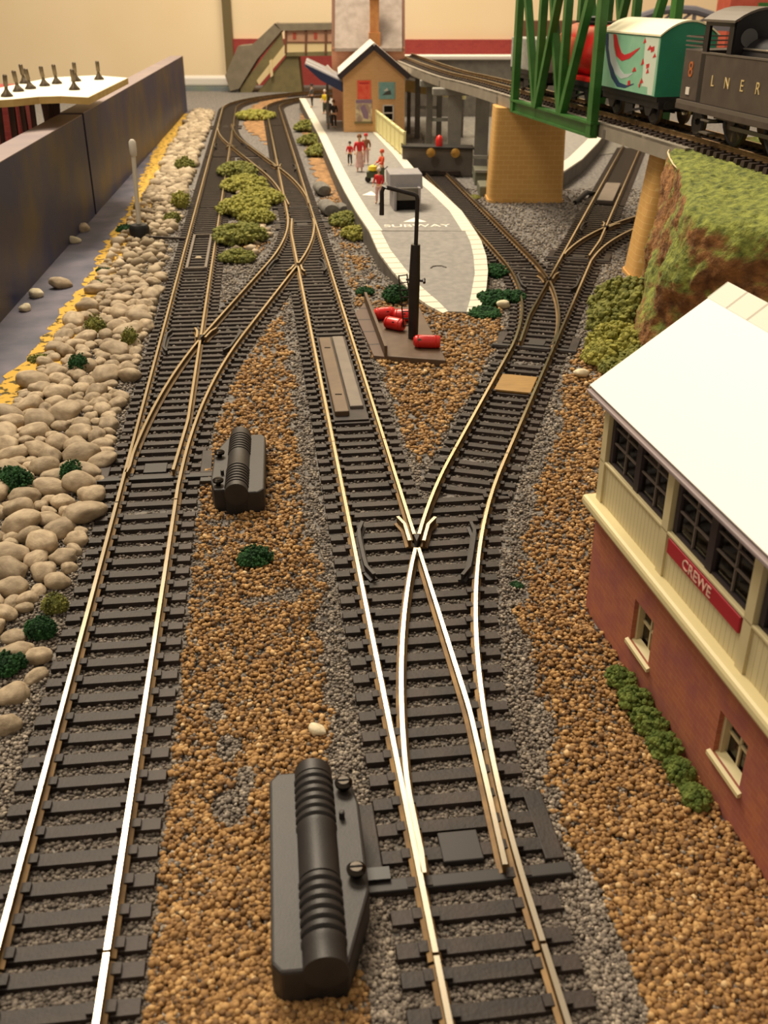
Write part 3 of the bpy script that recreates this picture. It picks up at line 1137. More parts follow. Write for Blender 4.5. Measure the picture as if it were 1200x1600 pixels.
def patch(px, label, seed):
    poly = [gp(*p) for p in px]
    pts = []
    for i in range(len(poly)):
        a, c = np.array(poly[i]), np.array(poly[(i + 1) % len(poly)])
        n = max(2, int(np.linalg.norm(c - a) / 0.5))
        for k in range(n):
            p = a + (c - a) * k / n
            j = noise.noise((p[0] * .9, p[1] * .9, seed)) * 0.6
            pts.append((p[0] + j, p[1] + j))
    o = MB().prism(pts, -0.028, 0.03).build('brown_gravel', far_mat)
    return tag(o, label, 'gravel', kind='stuff')


patch([(378, 180), (405, 160), (452, 150), (432, 162), (421, 178), (424, 200), (432, 238), (404, 214), (385, 205)], 'brown gravel in the far fork between the two curving tracks', 3)
patch([(470, 180), (478, 168), (520, 262), (548, 318), (512, 312), (486, 262)], 'brown dusty gravel strip between the far track and the platform', 8)

# ------------------------------------------------------------------ sand strip
pl = [gp(*p) for p in [(0, 600), (30, 572), (60, 540), (95, 490), (130, 450), (150, 410), (165, 380), (185, 350), (200, 330), (225, 270), (250, 220), (285, 178)]]
poly = pl + [gp(300, 178)] + [(p[0] + 0.5, p[1]) for p in SAND_R[::-1]] + [(-11.9, 27), (-13.2, 27)]
pts = []
for i in range(len(poly)):
    a, c = np.array(poly[i]), np.array(poly[(i + 1) % len(poly)])
    n = max(2, int(np.linalg.norm(c - a) / 0.35))
    for k in range(n):
        p = a + (c - a) * k / n
        j = noise.noise((p[0] * 1.3, p[1] * 1.3, 4)) * 0.35 + noise.noise((p[0] * 4, p[1] * 4, 1)) * 0.2
        pts.append((p[0] + j, p[1] + j * 0.6))
o = MB().prism(pts, -0.02, 0.05).build('ochre_sand', M['ochre'])
tag(o, 'speckled ochre yellow sand strip along the foot of the blue board', 'sand', kind='stuff')

# ------------------------------------------------------------------ pebbles
random.seed(3)


def pebble_mesh(i, mat):
    bm = bmesh.new()
    bmesh.ops.create_icosphere(bm, subdivisions=3, radius=1)
    for v in bm.verts:
        d = v.co.normalized()
        k = 1 + 0.30 * noise.noise(d * 0.9 + Vector((i * 7.3, 0, 0))) + 0.10 * noise.noise(d * 2.2 + Vector((0, i * 5.1, 0)))
        v.co = d * k
    me = bpy.data.meshes.new('pebble')
    bm.to_mesh(me)
    bm.free()
    for v in me.vertices:
        v.co = v.co * S
    me.materials.append(mat)
    me.polygons.foreach_set('use_smooth', [True] * len(me.polygons))
    return me


PEB = [pebble_mesh(i, M['pebble']) for i in range(9)]
PEBP = [pebble_mesh(i + 20, M['pebble_pale']) for i in range(3)]


def pebble(x, y, r, z=None, me=None, rot=None):
    o = bpy.data.objects.new('pebble', me or random.choice(PEB))
    C.objects.link(o)
    f = random.uniform(0.55, 0.72)
    o.scale = (r * random.uniform(1.0, 1.3), r * random.uniform(0.8, 1.0), r * f)
    o.location = Vector((x, y, (r * f * 0.72 - 0.02) if z is None else z)) * S
    o.rotation_euler = (random.uniform(-.2, .2), random.uniform(-.2, .2), random.uniform(0, 6.28))
    return o


bank = []
tries = 0
cand = []
for k in range(60000):
    y = 16.4 + 59 * random.random() ** 1.7
    xl, xr = sand_edge(y) - 0.3, -3.81 - 0.117 * y - 1.65
    if y < 30:
        xl = -0.343 * y - 2.7
    x = random.uniform(xl, xr)
    cand.append((x, y))
grid = [(*gp(px, py), r) for px, py, r in ((22, 1092, .34), (22, 1000, .28), (18, 925, .4), (45, 940, .24), (70, 900, .36), (8, 965, .3), (100, 878, .34), (12, 1140, .3))]
for x, y in cand + cand[::3]:
    r = (random.choice((0.34, 0.42, 0.48, 0.54)) if len(grid) < 260 else random.choice((0.22, 0.28, 0.36, 0.44))) * (1.0 if y < 45 else 0.9)
    if all((x - a) ** 2 + (y - c) ** 2 > (0.84 * (r + q)) ** 2 for a, c, q in grid):
        grid.append((x, y, r))
# leave worn gaps where the photo shows bare ballast
grid = [g for g in grid if noise.noise((g[0] * 0.35, g[1] * 0.2, 2.2)) > (-0.62 if g[1] > 32 else -0.95) and abs(g[0] - (-3.81 - 0.117 * g[1])) > 1.45 + g[2] * 0.5]
grid = [g for g in grid if all((g[0] - q[0]) ** 2 + (g[1] - q[1]) ** 2 > (g[2] + .24) ** 2 for q in (gp(65, 1000), gp(88, 960), gp(16, 1052)))]
vis = [g for g in grid if -0.343 * g[1] - 2.6 < g[0]]
vis.sort(key=lambda g: g[1])
for x, y, r in vis[:295]:
    o = pebble(x, y, r)
    tag(o, 'rounded beige pebble in the stone bank between the sand and the track', 'pebble', 'pebbles of the stone bank')
rest = vis[295:]
far = [(x, y, r) for x, y, r in rest]
for k in range(900):
    y = random.uniform(72, 132)
    xl, xr = sand_edge(y) + 0.1, -3.81 - 0.117 * y - 1.7
    x = random.uniform(xl, xr)
    far.append((x, y, random.uniform(0.35, 0.6)))
for k in range(70):
    y = random.uniform(55, 100)
    far.append((random.uniform(-3.81 - 0.117 * y + 1.6, 2.88 - 0.1256 * y - 1.7) if y < 74 else -3.81 - 0.117 * y + random.uniform(1.6, 2.6), y, random.uniform(0.25, 0.45)))
Pf = np.array(far)
keep = track_dist(Pf[:, :2]) > 1.5 + Pf[:, 2]
Pf = Pf[keep]
o = grains('far_pebbles', Pf[:, :2], Pf[:, 2] * 0.35, Pf[:, 2], tint_mat('far_pebble_stone', [(0, '#84745c'), (0.5, '#a8967a'), (1, '#c4b296')]),
           'small blurred beige pebbles filling the far end of the stone bank', rng.random(len(Pf)), cat='pebbles')
for f in o.data.polygons:
    f.use_smooth = True
for x, y, r in [(130, 362, 0.42), (115, 380, 0.34), (57, 465, 0.36), (40, 486, 0.3), (95, 450, 0.5)]:
    g = gp(x, y)
    o = pebble(g[0], g[1], r, z=r * 0.45 + 0.03, me=random.choice(PEBP) if r < 0.4 else None)
    tag(o, 'loose pebble lying on the blue painted strip beside the side board', 'pebble', 'loose pebbles on the blue strip')
g = gp(497, 1148)
tag(pebble(g[0], g[1], 0.17, z=0.12, me=PEBP[0]), 'single cream pebble just beyond the large black point motor', 'pebble')
g = gp(786, 482)
tag(pebble(g[0], g[1], 0.32, z=0.2, me=PEBP[1]), 'rounded tan stone between the dark bushes at the platform tip', 'stone')
g = gp(907, 590)
tag(pebble(g[0], g[1], 0.3, z=0.2, me=PEBP[2]), 'pale chipped stone in the gravel by the white roof corner', 'stone')


# ------------------------------------------------------------------ foam bushes
def foam(name, label, cat, blobs, mat, n=160, br=(0.10, 0.2), group=None):
    """blobs: (x, y, z, rx, ry, rz) ellipsoids crowded with little crumbs"""
    V, F = [], []
    tot = sum((q[3] * q[4] + q[5]) for q in blobs)
    for (x, y, z, rx, ry, rz) in blobs:
        m = max(10, int(n * (rx * ry + rz) / tot))
        for _ in range(m):
            d = Vector((random.gauss(0, 1), random.gauss(0, 1), abs(random.gauss(0, 1)) - 0.15)).normalized()
            k = random.uniform(0.72, 1.08)
            c = Vector((x + d.x * rx * k, y + d.y * ry * k, max(z + d.z * rz * k, 0.02)))
            r = random.uniform(*br)
            b0 = len(V)
            sd = random.random() * 50
            for q in ICO_V:
                q = Vector(q)
                V.append(c + q * r * (1 + 0.45 * noise.noise(q * 1.3 + Vector((sd, 0, 0)))))
            F += [tuple(int(i) + b0 for i in f) for f in ICO_F]
        b0 = len(V)                                  # the dense heart of the clump
        for q in ICO_V:
            V.append(Vector((x + q[0] * rx * .85, y + q[1] * ry * .85, max(z + q[2] * rz * .85, 0))))
        F += [tuple(int(i) + b0 for i in f) for f in ICO_F]
    mb = MB()
    mb.add(V, F)
    o = mb.build(name, mat, smooth=False)
    return tag(o, label, cat, group)


def tuft(px, py, r, h, mat, label, cat='foam bush', name='foam_bush', n=90, group=None, sx=1.0):
    x, y = gp(px, py)
    bl = [(x, y, h * 0.3, r * sx, r, h * 0.6)]
    for _ in range(4):
        a = random.uniform(0, 6.28)
        bl.append((x + r * sx * .6 * math.cos(a), y + r * .6 * math.sin(a), h * .25, r * .55, r * .5, h * .45))
    return foam(name, label, cat, bl, M[mat], int(n * 8), (r * 0.05, r * 0.125), group)


tuft(400, 878, 0.42, 0.45, 'dark_foam', 'dark green tuft alone on the orange gravel beside the black point motor', n=120)
tuft(116, 752, 0.34, 0.8, 'dark_foam', 'dark green tuft among the pebbles level with the small motor')
tuft(18, 765, 0.5, 0.8, 'dark_foam', 'wide dark green tuft among the pebbles at the picture edge', sx=1.3)
tuft(65, 996, 0.32, 0.62, 'dark_foam', 'dark green tuft beside the sleepers, below the olive tuft')
tuft(88, 956, 0.28, 0.55, 'olive_foam', 'olive tuft growing behind a dark green one at the pebbles edge')
tuft(16, 1048, 0.34, 0.5, 'dark_foam', 'low dark green tuft at the lower end of the pebble bank')
tuft(150, 522, 0.42, 0.95, 'olive_foam', 'olive tuft in the pebble bank level with the first frog', n=70)
tuft(205, 542, 0.35, 0.95, 'olive_foam', 'small olive tuft in the pebbles close to the check rail', n=70)
tuft(125, 582, 0.36, 0.9, 'dark_foam', 'small dark tuft deep in the middle of the pebble bank', n=70)
tuft(62, 565, 0.4, 0.3, 'olive_foam', 'moss tuft on the ochre sand edge', n=70)
tuft(162, 425, 0.35, 0.3, 'dark_foam', 'dark moss spot at the sand edge nearer the lamp post', n=60)
tuft(152, 446, 0.4, 0.3, 'dark_foam', 'dark moss spot at the sand edge, second from the lamp post', n=60)
tuft(196, 362, 0.5, 0.5, 'dark_foam', 'dark moss tuft touching the foot of the white lamp post', n=60)
tuft(283, 325, 0.7, 1.3, 'lime_foam', 'yellow green tuft in the far pebbles beside the rail, above the lamp base', n=80)
tuft(290, 268, 0.8, 1.3, 'olive_foam', 'olive tuft in the far pebbles beside the rail', n=80)
tuft(270, 350, 0.5, 0.9, 'olive_foam', 'low olive moss by the lamp post rodding', n=60)
tuft(770, 475, 0.75, 0.7, 'dark_foam', 'dark green bush at the rounded tip of the platform', n=140)
tuft(800, 470, 0.6, 0.55, 'dark_foam', 'dark green bush between the tan stone and the blade', n=110)
tuft(757, 492, 0.7, 0.35, 'dark_foam', 'low dark green bush at the very end of the platform ramp', n=110)
tuft(772, 430, 0.7, 0.6, 'dark_foam', 'dark green bush along the curved platform edge by the siding', n=100)
tuft(618, 472, 0.62, 0.9, 'dark_foam', 'dark green bush behind the ladder of the water crane', n=140)
tuft(570, 460, 0.42, 0.4, 'dark_foam', 'small dark green tuft in the gravel short of the crane ladder', n=80)
tuft(545, 352, 1.1, 0.9, 'olive_foam', 'olive bush against the platform wall just past the sacks', n=160)
tuft(560, 372, 1.0, 0.8, 'lime_foam', 'yellowish bush against the platform wall beyond the dark tuft', n=140)
tuft(484, 205, 1.5, 1.2, 'olive_foam', 'green weeds by the platform edge, furthest of three clumps', n=110)
tuft(491, 226, 1.4, 1.1, 'olive_foam', 'green weeds by the platform edge, middle of three clumps', n=110)
tuft(503, 244, 1.3, 1.1, 'olive_foam', 'green weeds by the platform edge, clump nearest the sacks', n=110)
for (px, py, r, mm, lb) in [(372, 275, 1.5, 'olive_foam', 'furthest clump of the shrubs between the two tracks'),
                            (385, 298, 1.6, 'lime_foam', 'yellow green shrub between the two tracks, second from the far end'),
                            (405, 318, 1.5, 'lime_foam', 'yellow green shrub leaning towards the curved crossover rail'),
                            (378, 335, 1.6, 'lime_foam', 'broad yellow green shrub in the middle of the shrubs between the tracks'),
                            (375, 378, 1.5, 'olive_foam', 'green shrub at the near end of the shrubs between the tracks'),
                            (372, 408, 0.9, 'olive_foam', 'small green tuft tailing off below the shrubs between the tracks'),
                            (402, 347, 1.1, 'lime_foam', 'yellow green shrub close to the crossover frog')]:
    tuft(px, py, r, r * 0.75, mm, lb, 'shrub', 'foam_shrub', 150)
tuft(400, 186, 2.2, 1.0, 'lime_foam', 'dull green patch of weeds in the far fork of the tracks', n=80)
tuft(807, 917, 0.16, 0.14, 'dark_foam', 'tiny green tuft in the grey ballast beside the curved rail', n=50)
tuft(740, 310, 0.5, 0.25, 'olive_foam', 'moss between the rails of the siding', n=50)

# ------------------------------------------------------------------ point motors, lamp, rodding
def point_motor(label, origin, ang, mirror):
    """local x across (screw flange at +x), y along; origin at the middle of its base"""
    mt = Matrix.Translation(Vector(origin)) @ Matrix.Rotation(ang, 4, 'Z')
    if mirror:
        mt = mt @ Matrix.Rotation(math.pi, 4, 'Z')
    t = thing('point_motor', label, 'point motor', origin)
    hl, top = 2.08, 0.72
    # plain flange
    MB(mt).prism([(-0.80, -hl + .2), (-0.66, -hl + .02), (-0.1, -hl + .02), (-0.1, hl - .02), (-0.66, hl - .02), (-0.80, hl - .2)], -0.05, top).build('cover', M['motor'], t, bevel=0.05)
    # flange with the slanting end, carries the screws
    MB(mt).prism([(0.1, -hl + .05), (0.32, -hl + .05), (0.74, -hl + 1.35), (0.74, hl - .9), (0.62, hl - .25), (0.1, hl - .25)], -0.05, top).build('flange', M['motor'], t, bevel=0.05)
    # coil housing: half barrel with two sets of ribs
    b = MB(mt)
    prof = []
    y = -hl
    r0 = 0.335
    prof.append((r0, y))
    for a, c in ((-hl + 0.35, -0.45), (0.55, hl - 0.25)):
        prof.append((r0, a))
        n = 7
        st = (c - a) / n
        for i in range(n):
            prof += [(r0 + 0.015, a + st * (i + 0.25)), (r0 + 0.015, a + st * (i + 0.72)), (r0 - 0.05, a + st * (i + 0.8)), (r0 - 0.05, a + st * (i + 0.95))]
        prof.append((r0, c))
    prof.append((r0, hl))
    b.lathe(prof, (-0.02, 0, top - 0.06), 28, axis='y')
    b.build('coil_barrel', M['motor'], t, smooth=True)
    MB(mt).box(-0.31, 0.29, -hl + 0.01, hl - 0.01, -0.05, top - 0.08).build('coil_box', M['motor_dark'], t)
    for sx, sy in ((0.50, hl - 0.55), (0.56, -0.42)):
        sc = MB(mt).lathe([(0.07, 0), (0.07, 0.1), (0.15, 0.12), (0.16, 0.18), (0.10, 0.23)], (sx, sy, top - 0.02), 14).build('screw', M['screw'], t, smooth=True)
        MB(mt).bar((sx - 0.1, sy, top + 0.205), (sx + 0.1, sy, top + 0.205), 0.03, 0.03).build('slot', M['black_hole'], sc)
    MB(mt).lathe([(0.05, 0), (0.05, 0.16), (0.02, 0.17)], (0.42, 0.85, top - 0.02), 8).build('peg', M['motor'], t)
    MB(mt).bar((0.74, 0.05, 0.16), (1.15, 0.05, 0.16), 0.26, 0.12).build('drive_pin', M['motor_dark'], t)
    return t


point_motor('large black point motor beside the nearest point, its two screws towards the rails', (-1.04, 11.62, 0.0), math.radians(6.2), False)
point_motor('smaller-looking black point motor beside the point at the end of the shining rails', (-4.36, 26.95, 0.0), math.radians(5.5), True)

t = thing('signal_lamp', 'white lamp post with rounded head standing in the far pebbles', 'lamp post', (-14.75, 60.9, -0.02))
MB().lathe([(0.6, -0.02), (0.62, 0.62), (0.5, 0.8), (0.15, 0.85)], (-14.75, 60.9, 0), 14).build('base', M['dark_base'], t, smooth=True)
MB().tube([(-14.75, 60.9, 0.4), (-14.62, 60.9, 4.7)], [0.15, 0.13], 12).build('post', M['lamp_white'], t, smooth=True)
MB().lathe([(0.1, 0), (0.2, 0.12), (0.22, 0.45), (0.2, 0.85), (0.1, 0.98)], (-14.6, 60.9, 4.65), 14).build('lamp_head', M['lamp_white'], t, smooth=True)
o = MB().bar((-14.2, 60.2, 0.22), (-11.75, 59.85, 0.18), 0.22, 0.12).build('lever_rod', M['sleeper'])
tag(o, 'flat dark rod reaching from the lamp post base to the rails', 'rod')

# things lying between the rails
dn = Vector((-0.1161, 0.9932, 0))


def on_line(x0, sl, y, lat):
    """point at lateral lat right of the line x = x0 + sl*y"""
    k = 1 / math.hypot(1, sl)
    return (x0 + sl * y + lat * k, y - lat * sl * k)


fr = thing('uncoupler_ramp', 'grey rectangular frame lying between the rails below the lamp post', 'uncoupler', (*on_line(-3.81, -0.117, 56.5, 0), 0.1))
for a, c in (((52.5, -0.5), (61, -0.5)), ((52.5, 0.5), (61, 0.5)), ((52.6, -0.55), (52.6, 0.55)), ((60.9, -0.55), (60.9, 0.55))):
    p, q = on_line(-3.81, -0.117, *a), on_line(-3.81, -0.117, *c)
    MB().bar((*p, 0.17), (*q, 0.17), 0.14, 0.14).build('bar', M['ramp_grey'], fr)
o = MB().prism([on_line(-3.81, -0.117, a, c) for a, c in ((54.9, -0.2), (54.9, 0.2), (55.4, 0.1), (55.4, -0.1))], 0.08, 0.2).build('steel_chip', M['steel'])
tag(o, 'small bright chip lying inside the grey uncoupler frame', 'metal chip')

up = thing('uncoupler_ramp', 'long brown uncoupler with two planks between the rails by the water crane', 'uncoupler', (*on_line(2.88, -0.1256, 36.2, 0), 0.08))
for l0, l1, mm, ya, yb, zz in ((-0.56, -0.06, 'plank_brown', 32.0, 40.3, 0.34), (0.02, 0.5, 'ramp_grey', 32.6, 40.6, 0.28)):
    MB().prism([on_line(2.88, -0.1256, ya, l0), on_line(2.88, -0.1256, ya, l1), on_line(2.88, -0.1256, yb, l1), on_line(2.88, -0.1256, yb, l0)], 0.08, zz).build('plank', M[mm], up, bevel=0.04)
b = MB()
b.prism([on_line(2.88, -0.1256, 31.6, -0.62), on_line(2.88, -0.1256, 31.6, 0.58), on_line(2.88, -0.1256, 40.9, 0.58), on_line(2.88, -0.1256, 40.9, -0.62)], 0.08, 0.16)
b.build('tray', M['sleeper'], up)
for y in (33.6, 38.9):
    p = on_line(2.88, -0.1256, y, -0.3)
    MB().bar((p[0] - 0.12, p[1], 0.345), (p[0] + 0.12, p[1], 0.345), 0.05, 0.03).build('slot', M['black_hole'], up)

o = MB().prism([on_line(-5.195, 0.2886, a, c) for a, c in ((34.3, -0.68), (34.3, 0.68), (36.0, 0.68), (36.0, -0.68))], 0.1, 0.2).build('wood_plate', M['brass_plate'], bevel=0.03)
tag(o, 'golden brown plate lying across the slanting track', 'plate')
o = MB().prism([on_line(-5.195, 0.2886, a, c) for a, c in ((71.3, -0.55), (71.3, 0.55), (78.5, 0.55), (78.5, -0.55))], 0.1, 0.36).build('track_block', M['ramp_grey'], bevel=0.04)
tag(o, 'grey block lying between the rails beyond the second pier point', 'uncoupler')

# ------------------------------------------------------------------ platform
PZ = 1.2
JY = 57.1


def ramp(px, py):
    z = 0.6
    for _ in range(12):
        g = gp(px, py, z)
        z = 0.12 + (PZ - 0.12) * min(1, max(0, (g[1] - 44.6) / (JY - 44.6)))
    return (g[0], g[1], z)


outL = [ramp(*p) for p in [(577, 361), (591, 393), (613, 423), (634, 446), (655, 467), (669, 477), (692, 489)]]
inL = [ramp(*p) for p in [(595, 361), (610, 390), (634, 421), (655, 445), (672, 460), (683, 469), (700, 486)]]
outR = [ramp(*p) for p in [(743, 361), (752, 376), (760, 400), (762.5, 423), (760, 450), (755, 468), (749, 487)]]
inR = [ramp(*p) for p in [(727, 361), (735, 378), (740, 400), (742, 427), (737, 455), (734, 470), (729, 487)]]
rampt = thing('platform_ramp', 'curved ramp end of the station platform tapering behind the water crane', 'platform', (2.5, 51, -0.02))
e = 0.004


def strip(a, c, dz=0.0, thick=0.06, mat=None, name='', parent=None, ex=0):
    b = MB()
    V, F = [], []
    n = len(a)
    for p, q in zip(a, c):
        V += [(p[0], p[1], p[2] + dz), (q[0], q[1], q[2] + dz), (p[0], p[1], p[2] + dz - thick), (q[0], q[1], q[2] + dz - thick)]
    for i in range(n - 1):
        k, m = 4 * i, 4 * i + 4
        F += [(k, k + 1, m + 1, m), (k + 2, m + 2, m + 3, k + 3), (k, m, m + 2, k + 2), (k + 1, k + 3, m + 3, m + 1)]
    F += [(0, 2, 3, 1), (4 * n - 4, 4 * n - 3, 4 * n - 1, 4 * n - 2)]
    b.add(V, F)
    return b.build(name, mat, parent)


def down(a, z=-0.02):
    return [(p[0], p[1], z) for p in a]


shrink = lambda P: [(p[0], p[1], p[2] - 0.02) for p in P]
strip(inL, inR, -0.012, 0.1, M['platform'], 'deck', rampt)
EDGE = tile_mat('tiled_white_edging', '#d9d2be', '#766f62', 0.83, (-0.1246, 0.9922))
EDGE_FAR = tile_mat('white_edging', '#d9d2c0', '#b5ad9c', 0.83, (-0.1246, 0.9922))
strip(outL, inL, 0.0, 0.12, EDGE, 'edging', rampt)
strip(inR, outR, 0.0, 0.12, EDGE, 'edging', rampt)
for P in (outL, outR):
    b = MB()
    V, F = [], []
    for p in P:
        V += [(p[0] + 0.0, p[1], p[2] - 0.12), (p[0], p[1], -0.02)]
    for i in range(len(P) - 1):
        F.append((2 * i, 2 * i + 1, 2 * i + 3, 2 * i + 2))
    b.add(V, F)
    o = b.build('side_wall', M['platform_side'], rampt)
    sm = o.modifiers.new('thick', 'SOLIDIFY')
    sm.thickness = 0.06 * S
# long platform
plat = thing('platform', 'long grey station platform with white edges carrying the tan station house', 'platform', (-3, 95, -0.02))
PLL = [(*gp(p[0], p[1], PZ), PZ) for p in [(577, 360), (553, 325), (530, 283), (500, 215), (467, 152)]]
wd = [0.72, 0.78, 0.84, 0.9, 1.0]
yv = lambda P, y: float(np.interp(y, [q[1] for q in P], [q[0] for q in P]))
Ys = [57.2, 63, 70, 78, 88, 100, 120, 137.5]
LL = [(yv(PLL, y), y, PZ) for y in Ys]
LI = [(x + 0.75, y + 0.1, PZ) for x, y, z in LL]
RR0 = [(*gp(p[0], p[1], PZ), PZ) for p in [(743, 361), (722, 330), (700, 308), (678, 290), (655, 273), (632, 244)]]
RR = [(yv(RR0, y) if y < 88 else RR0[-1][0] - 0.126 * (y - RR0[-1][1]), y, PZ) for y in Ys]
RI = [(x - 0.75, y, PZ) for x, y, z in RR]
strip(LI, RI, -0.012, 0.12, M['platform'], 'deck', plat)
strip(LL, LI, 0, 0.12, EDGE_FAR, 'edging', plat)
strip(RI, RR, 0, 0.12, EDGE_FAR, 'edging', plat)
b = MB()
for P in (LL, RR):
    V, F = [], []
    for p in P:
        V += [(p[0], p[1], PZ - 0.12), (p[0], p[1], -0.02)]
    for i in range(len(P) - 1):
        F.append((2 * i, 2 * i + 1, 2 * i + 3, 2 * i + 2))
    o = MB().add(V, F).build('side_wall', M['platform_side'], plat)
    sm = o.modifiers.new('thick', 'SOLIDIFY')
    sm.thickness = 0.06 * S
o = MB().prism([(LL[-1][0], 137.5), (RR[-1][0], 137.5), (RR[-1][0], 137.6), (LL[-1][0], 137.6)], -0.02, PZ - 0.02).build('end_wall', M['platform_side'], plat)


def text_obj(name, body, size, mat, parent, mtx, extrude=0.012, sx=1.0):
    cu = bpy.data.curves.new(name, 'FONT')
    cu.body = body
    cu.size = size * S
    cu.extrude = extrude * S
    cu.align_x = 'CENTER'
    cu.align_y = 'CENTER'
    tmp = bpy.data.objects.new('text', cu)
    me = bpy.data.meshes.new_from_object(tmp)
    bpy.data.objects.remove(tmp)
    me.materials.clear()
    me.materials.append(mat)
    o = bpy.data.objects.new(name, me)
    C.objects.link(o)
    o.parent = parent
    m = Matrix.Translation(Vector(wloc(parent)) * -1) @ mtx @ Matrix.Diagonal((sx, 1, 1, 1))
    m.translation = m.translation * S
    o.matrix_local = m
    return o


ctr = gp(652, 353, PZ)
text_obj('lettering', 'SUBWAY', 1.05, M['edge_white'], plat, Matrix.Translation((ctr[0], ctr[1], PZ + 0.0)) @ Matrix.Rotation(math.radians(2), 4, 'Z'), 0.012, 0.92)
a0, a1, a2 = gp(630, 347, PZ), gp(667, 347, PZ), gp(648, 340.5, PZ)
MB().prism([a0, a1, a2], PZ - 0.02, PZ + 0.012).build('arrow', M['edge_white'], plat)
c0 = gp(565, 303, PZ)
MB().prism([gp(*p, PZ) for p in [(566, 305), (590, 306), (580, 299)]], PZ - 0.02, PZ + 0.012).build('arrow', M['edge_white'], plat)
# ring mark moulded into the ramp
b = MB()
q = [ramp(px, py) for px, py in [(673, 419), (676, 416.5), (682, 415.5), (690, 415.5), (697, 418)]]
b.tube([(p[0], p[1], p[2] + 0.0) for p in q], 0.04, 6)
b.build('lifting_mark', M['platform_side'], rampt)

# subway entrance
kx, ky = gp(616, 331, PZ)[0], gp(640, 330, PZ)[1]
ent = thing('subway_entrance', 'grey subway entrance hut with dark opening on the platform', 'subway entrance', (kx + 0.8, ky + 1.2, PZ))
ang = Matrix.Translation((kx, ky, PZ)) @ Matrix.Rotation(math.radians(6), 4, 'Z')
b = MB(ang)
b.box(0, 0.14, 0, 2.6, 0, 1.35)
b.build('side_wall', M['kiosk'], ent)
MB(ang).box(1.5, 1.64, 0, 2.6, 0, 1.35).build('side_wall', M['kiosk'], ent)
MB(ang).box(0.14, 1.5, 0.35, 2.6, 0, 1.3).build('opening', M['black_hole'], ent)
MB(ang).box(0.14, 1.5, 0.1, 0.34, 0.62, 1.34).build('lintel', M['dark_pier'], ent)
b = MB(ang)
V = [(-0.2, 0.55, 1.2), (1.84, 0.55, 1.2), (1.84, 2.9, 1.3), (-0.2, 2.9, 1.3), (-0.2, 0.85, 2.05), (1.84, 0.85, 2.05), (1.84, 2.9, 2.1), (-0.2, 2.9, 2.1)]
b.add(V, [(3, 2, 1, 0), (4, 5, 6, 7), (0, 1, 5, 4), (1, 2, 6, 5), (2, 3, 7, 6), (3, 0, 4, 7)])
b.build('hood', M['kiosk'], ent, bevel=0.04)

# sacks beside the platform
for px, py, sx, lb in ((503, 303, 0.95, 'dark grey sack lying beside the far track, the one nearest the green weeds'), (513, 334, 1.0, 'dark grey sack beside the track, nearest of three to the crossover frog'), (535, 330, 0.6, 'small dark grey sack tight against the platform wall')):
    x, y = gp(px, py)
    o = MB().lathe([(0.05, -1.3), (0.5, -1.2), (0.62, -0.6), (0.58, 0.2), (0.55, 0.9), (0.3, 1.25), (0.04, 1.3)], (0, 0, 0), 12, axis='y').build('sack', M['rubble'], smooth=True, loc=(0, 0, 0))
    o.location = Vector((x, y, 0.42 * sx)) * S
    o.scale = (sx, sx, sx * 0.75)
    o.rotation_euler = (0, 0, 0.25)
    tag(o, lb, 'sack')

# ------------------------------------------------------------------ water crane on its base
cb = [gp(*p, 0.28) for p in [(604, 556), (698, 563), (655, 478), (583, 482)]]
cr = thing('water_crane', 'black water crane with bent arm standing on a brown base', 'water crane', (1.21, 40.3, 0.28))
bt = thing('crane_base', 'brown base slab with a sloped ramp side under the water crane', 'base slab', (0.8, 41, -0.02))
b = MB()
b.prism([cb[0], cb[1], cb[2], cb[3]], -0.02, 0.28)
b.build('slab', M['crane_base'], bt, bevel=0.04)
k0, k1 = gp(603, 556, 0.28), gp(571, 470, 0.28)
MB().bar((*k0, 0.42), (*k1, 0.42), 0.12, 0.55).build('kerb', M['crane_base'], bt)
l0, l1 = gp(584, 556, 0.15), gp(555, 490, 0.15)
V = [(*l0, 0.02), (*k0, 0.02), (*k1, 0.02), (*l1, 0.02), (*l0, 0.16), (*k0, 0.24), (*k1, 0.24), (*l1, 0.16)]
b = MB()
b.add(V, [(3, 2, 1, 0), (4, 5, 6, 7), (0, 1, 5, 4), (1, 2, 6, 5), (2, 3, 7, 6), (3, 0, 4, 7)])
b.build('ramp', tile_mat('ramp_boards', '#5f4a3c', '#33261f', 1.6, (0.3, 0.95)), bt)
zz = 0.28
cx, cy = 1.22, 40.3
MB().tube([(cx, cy, zz), (cx + 0.02, cy, 2.95)], [0.21, 0.235], 14).build('column', M['crane_black'], cr, smooth=True)
MB().tube([(cx + 0.02, cy, 2.75), (cx + 0.05, cy, 4.18)], [0.235, 0.19], 14).build('sleeve', M['crane_black'], cr, smooth=True)
arm = [(cx + 0.06, cy, 4.1), (cx + 0.1, cy, 5.9), (cx + 0.07, cy, 6.06), (cx - 0.03, cy, 6.12), (cx - 1.1, cy + 0.15, 6.36), (cx - 1.24, cy + 0.16, 6.34), (cx - 1.3, cy + 0.17, 6.2), (cx - 1.31, cy + 0.17, 5.3)]
MB().tube(arm, [0.085] * 4 + [0.085] * 3 + [0.1], 10).build('arm', M['crane_black'], cr, smooth=True)
b = MB()
b.tube([(cx - 0.32, cy, 2.76), (cx + 0.42, cy, 2.70)], 0.05, 8)
b.build('valve_bar', M['crane_black'], cr)
MB().tube([(cx + 0.42, cy - 0.12, 2.66), (cx + 0.42, cy + 0.12, 2.75)], 0.06, 8).build('valve_wheel', M['crane_black'], cr)
lad = thing('ladder', 'thin black ladder leaning beside the water crane column', 'ladder', (0.85, 40.9, 0.26))
b0, b1 = at(631, 512, 41.2), at(644, 512, 40.7)
t0, t1 = at(623, 430, 41.4), at(636, 428, 41.0)
